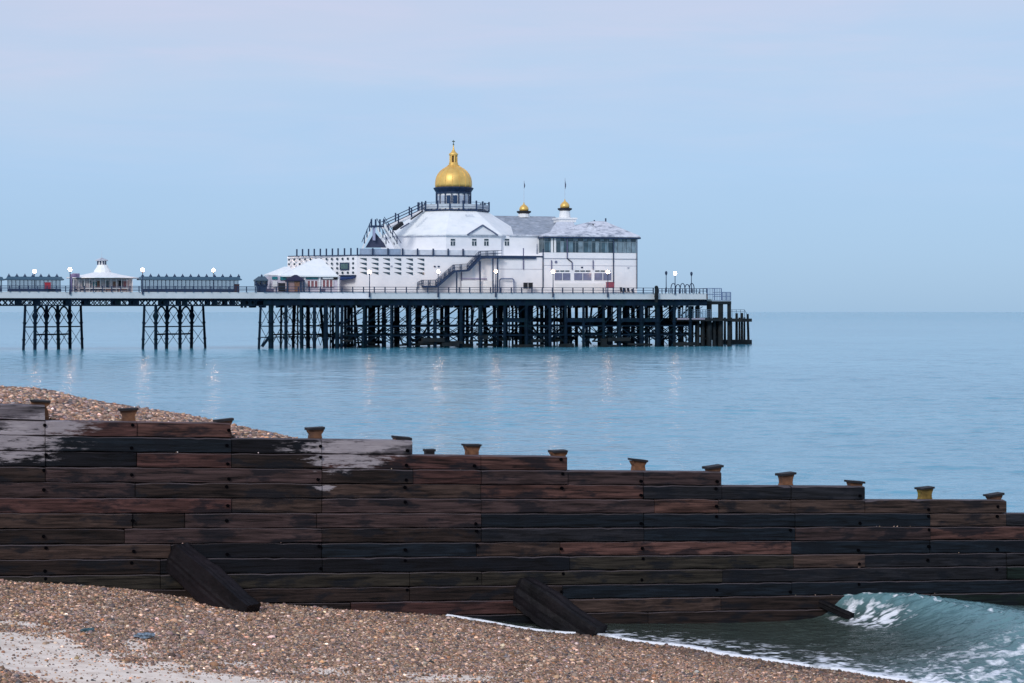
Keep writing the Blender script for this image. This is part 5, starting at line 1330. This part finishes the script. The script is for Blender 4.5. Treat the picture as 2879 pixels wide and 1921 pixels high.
for sx in range(1906, 2000, 7): b.box(PU(sx, .95)-.05, PU(sx, .95)+.05, .9, 1.0, PZ(sx, 895, 1), PZ(sx, 871, 1))
b.build('lower_railing', lr, ls)
PLT = mat('blue grey mesh panel', (.14, .20, .32), .5)
for x0, x1, y0 in ((1989, 2028, 811), (2030, 2054, 822)):
    b = MB(); v = 2.4; z0, z1 = PZ(x0, 845, v), PZ(x0, y0, v); u0, u1 = PU(x0, v), PU(x1, v)
    for k in range(9): 
        u = u0+(u1-u0)*k/8; hw = .10 if k % 4 == 0 else .035; b.box(u-hw, u+hw, v-.05, v+.05, z0, z1)
    for k in (0, .5, 1): b.box(u0, u1, v-.04, v+.06, z0+(z1-z0)*k-.06, z0+(z1-z0)*k+.06)
    for u in (u0, u1): 
        for k in (.5, 1): b.box(u-.05, u+.05, v, v+5, z0+(z1-z0)*k-.05, z0+(z1-z0)*k+.05)
    b.build('cage_panel', PLT, ls)
pp = None
for i, (sx, y0, v, r) in enumerate([(2038, 893, 20, .30), (2048, 893, 24, .3), (2056, 893, 20, .26), (2071, 881, 22, .34), (2079, 893, 22, .25), (2086, 880, 22, .32), (2093, 892, 24, .25), (2103, 883, 24, .30), (1975, 893, 3, .5), (2008, 893, 3, .45), (2018, 893, 6, .45), (1985, 893, 12, .5), (1942, 893, 3, .4), (1915, 893, 8, .6)]):
    ln = 1.0 if sx == 2103 else 0
    MB().cyl((PU(sx+2*ln, v), v, -1.2), (PU(sx-1*ln, v), v, PZ(sx, y0, v)), r, r*.85, 8).build('fender_pile', TIMB, ls)
MB().box(PU(2050, 22), PU(2104, 22), 20, 24.5, PZ(2080, 905, 22), PZ(2080, 896, 22)).build('waling', TIMB, ls)
MB().box(PU(2034, 22), PU(2104, 22), 20, 24.5, .05, 1.0).build('waling', TIMB, ls)
b = MB()
for y in (871, 876): b.beam(P(2056, y, 22), P(2093, y, 22), .07, .08)
b.beam(P(2093, 871, 22), P(2100, 884, 22), .07, .08)
for sx in (2058, 2070, 2082, 2093): b.box(PU(sx, 22)-.04, PU(sx, 22)+.04, 21.95, 22.05, PZ(sx, 897, 22), PZ(sx, 871, 22))
b.build('lower_railing', lr, ls)
b = MB()
for i in range(10):
    a = P(random.uniform(1955, 2030), random.uniform(905, 960), 3); c = P(random.uniform(1955, 2030), random.uniform(905, 965), 9); b.beam(a, c, .35, .45)
b.build('bracing', TIMB, ls)
wi = thing('winch', 'dark squat winch on the deck left of the blue mesh cages', 'winch', P(1972, 845, 3))
MB().box(PU(1962, 3), PU(1984, 3), 2.6, 4.2, PZ(1972, 847, 3), PZ(1972, 838, 3)).build('base', DARK, wi)
MB().cyl((PU(1967, 3), 3.4, PZ(1972, 833, 3)), (PU(1980, 3), 3.4, PZ(1972, 833, 3)), .5, .5, 12).build('drum', DARK, wi)
MB().beam(P(1968, 842, 3), P(1966, 822, 3), .3, .3).beam(P(1980, 842, 3), P(1985, 826, 3), .25, .25).build('arm', DARK, wi)
b = MB(); a = P(1844, 0, -.6); u = a[0]
b.lathe(u, -.9, [(.30, ZFB-.6), (.45, ZFT-.6), (.35, ZFT), (.35, ZFT+.8), (.42, ZFT+1.2), (.2, ZFT+1.5)], 8)
tag(b.build('fender_post', TIMB), 'bulky dark post breaking the pale fascia near the right end of the pier', 'post')

for o in bpy.data.objects:
    if '_o' in o.keys(): del o['_o']
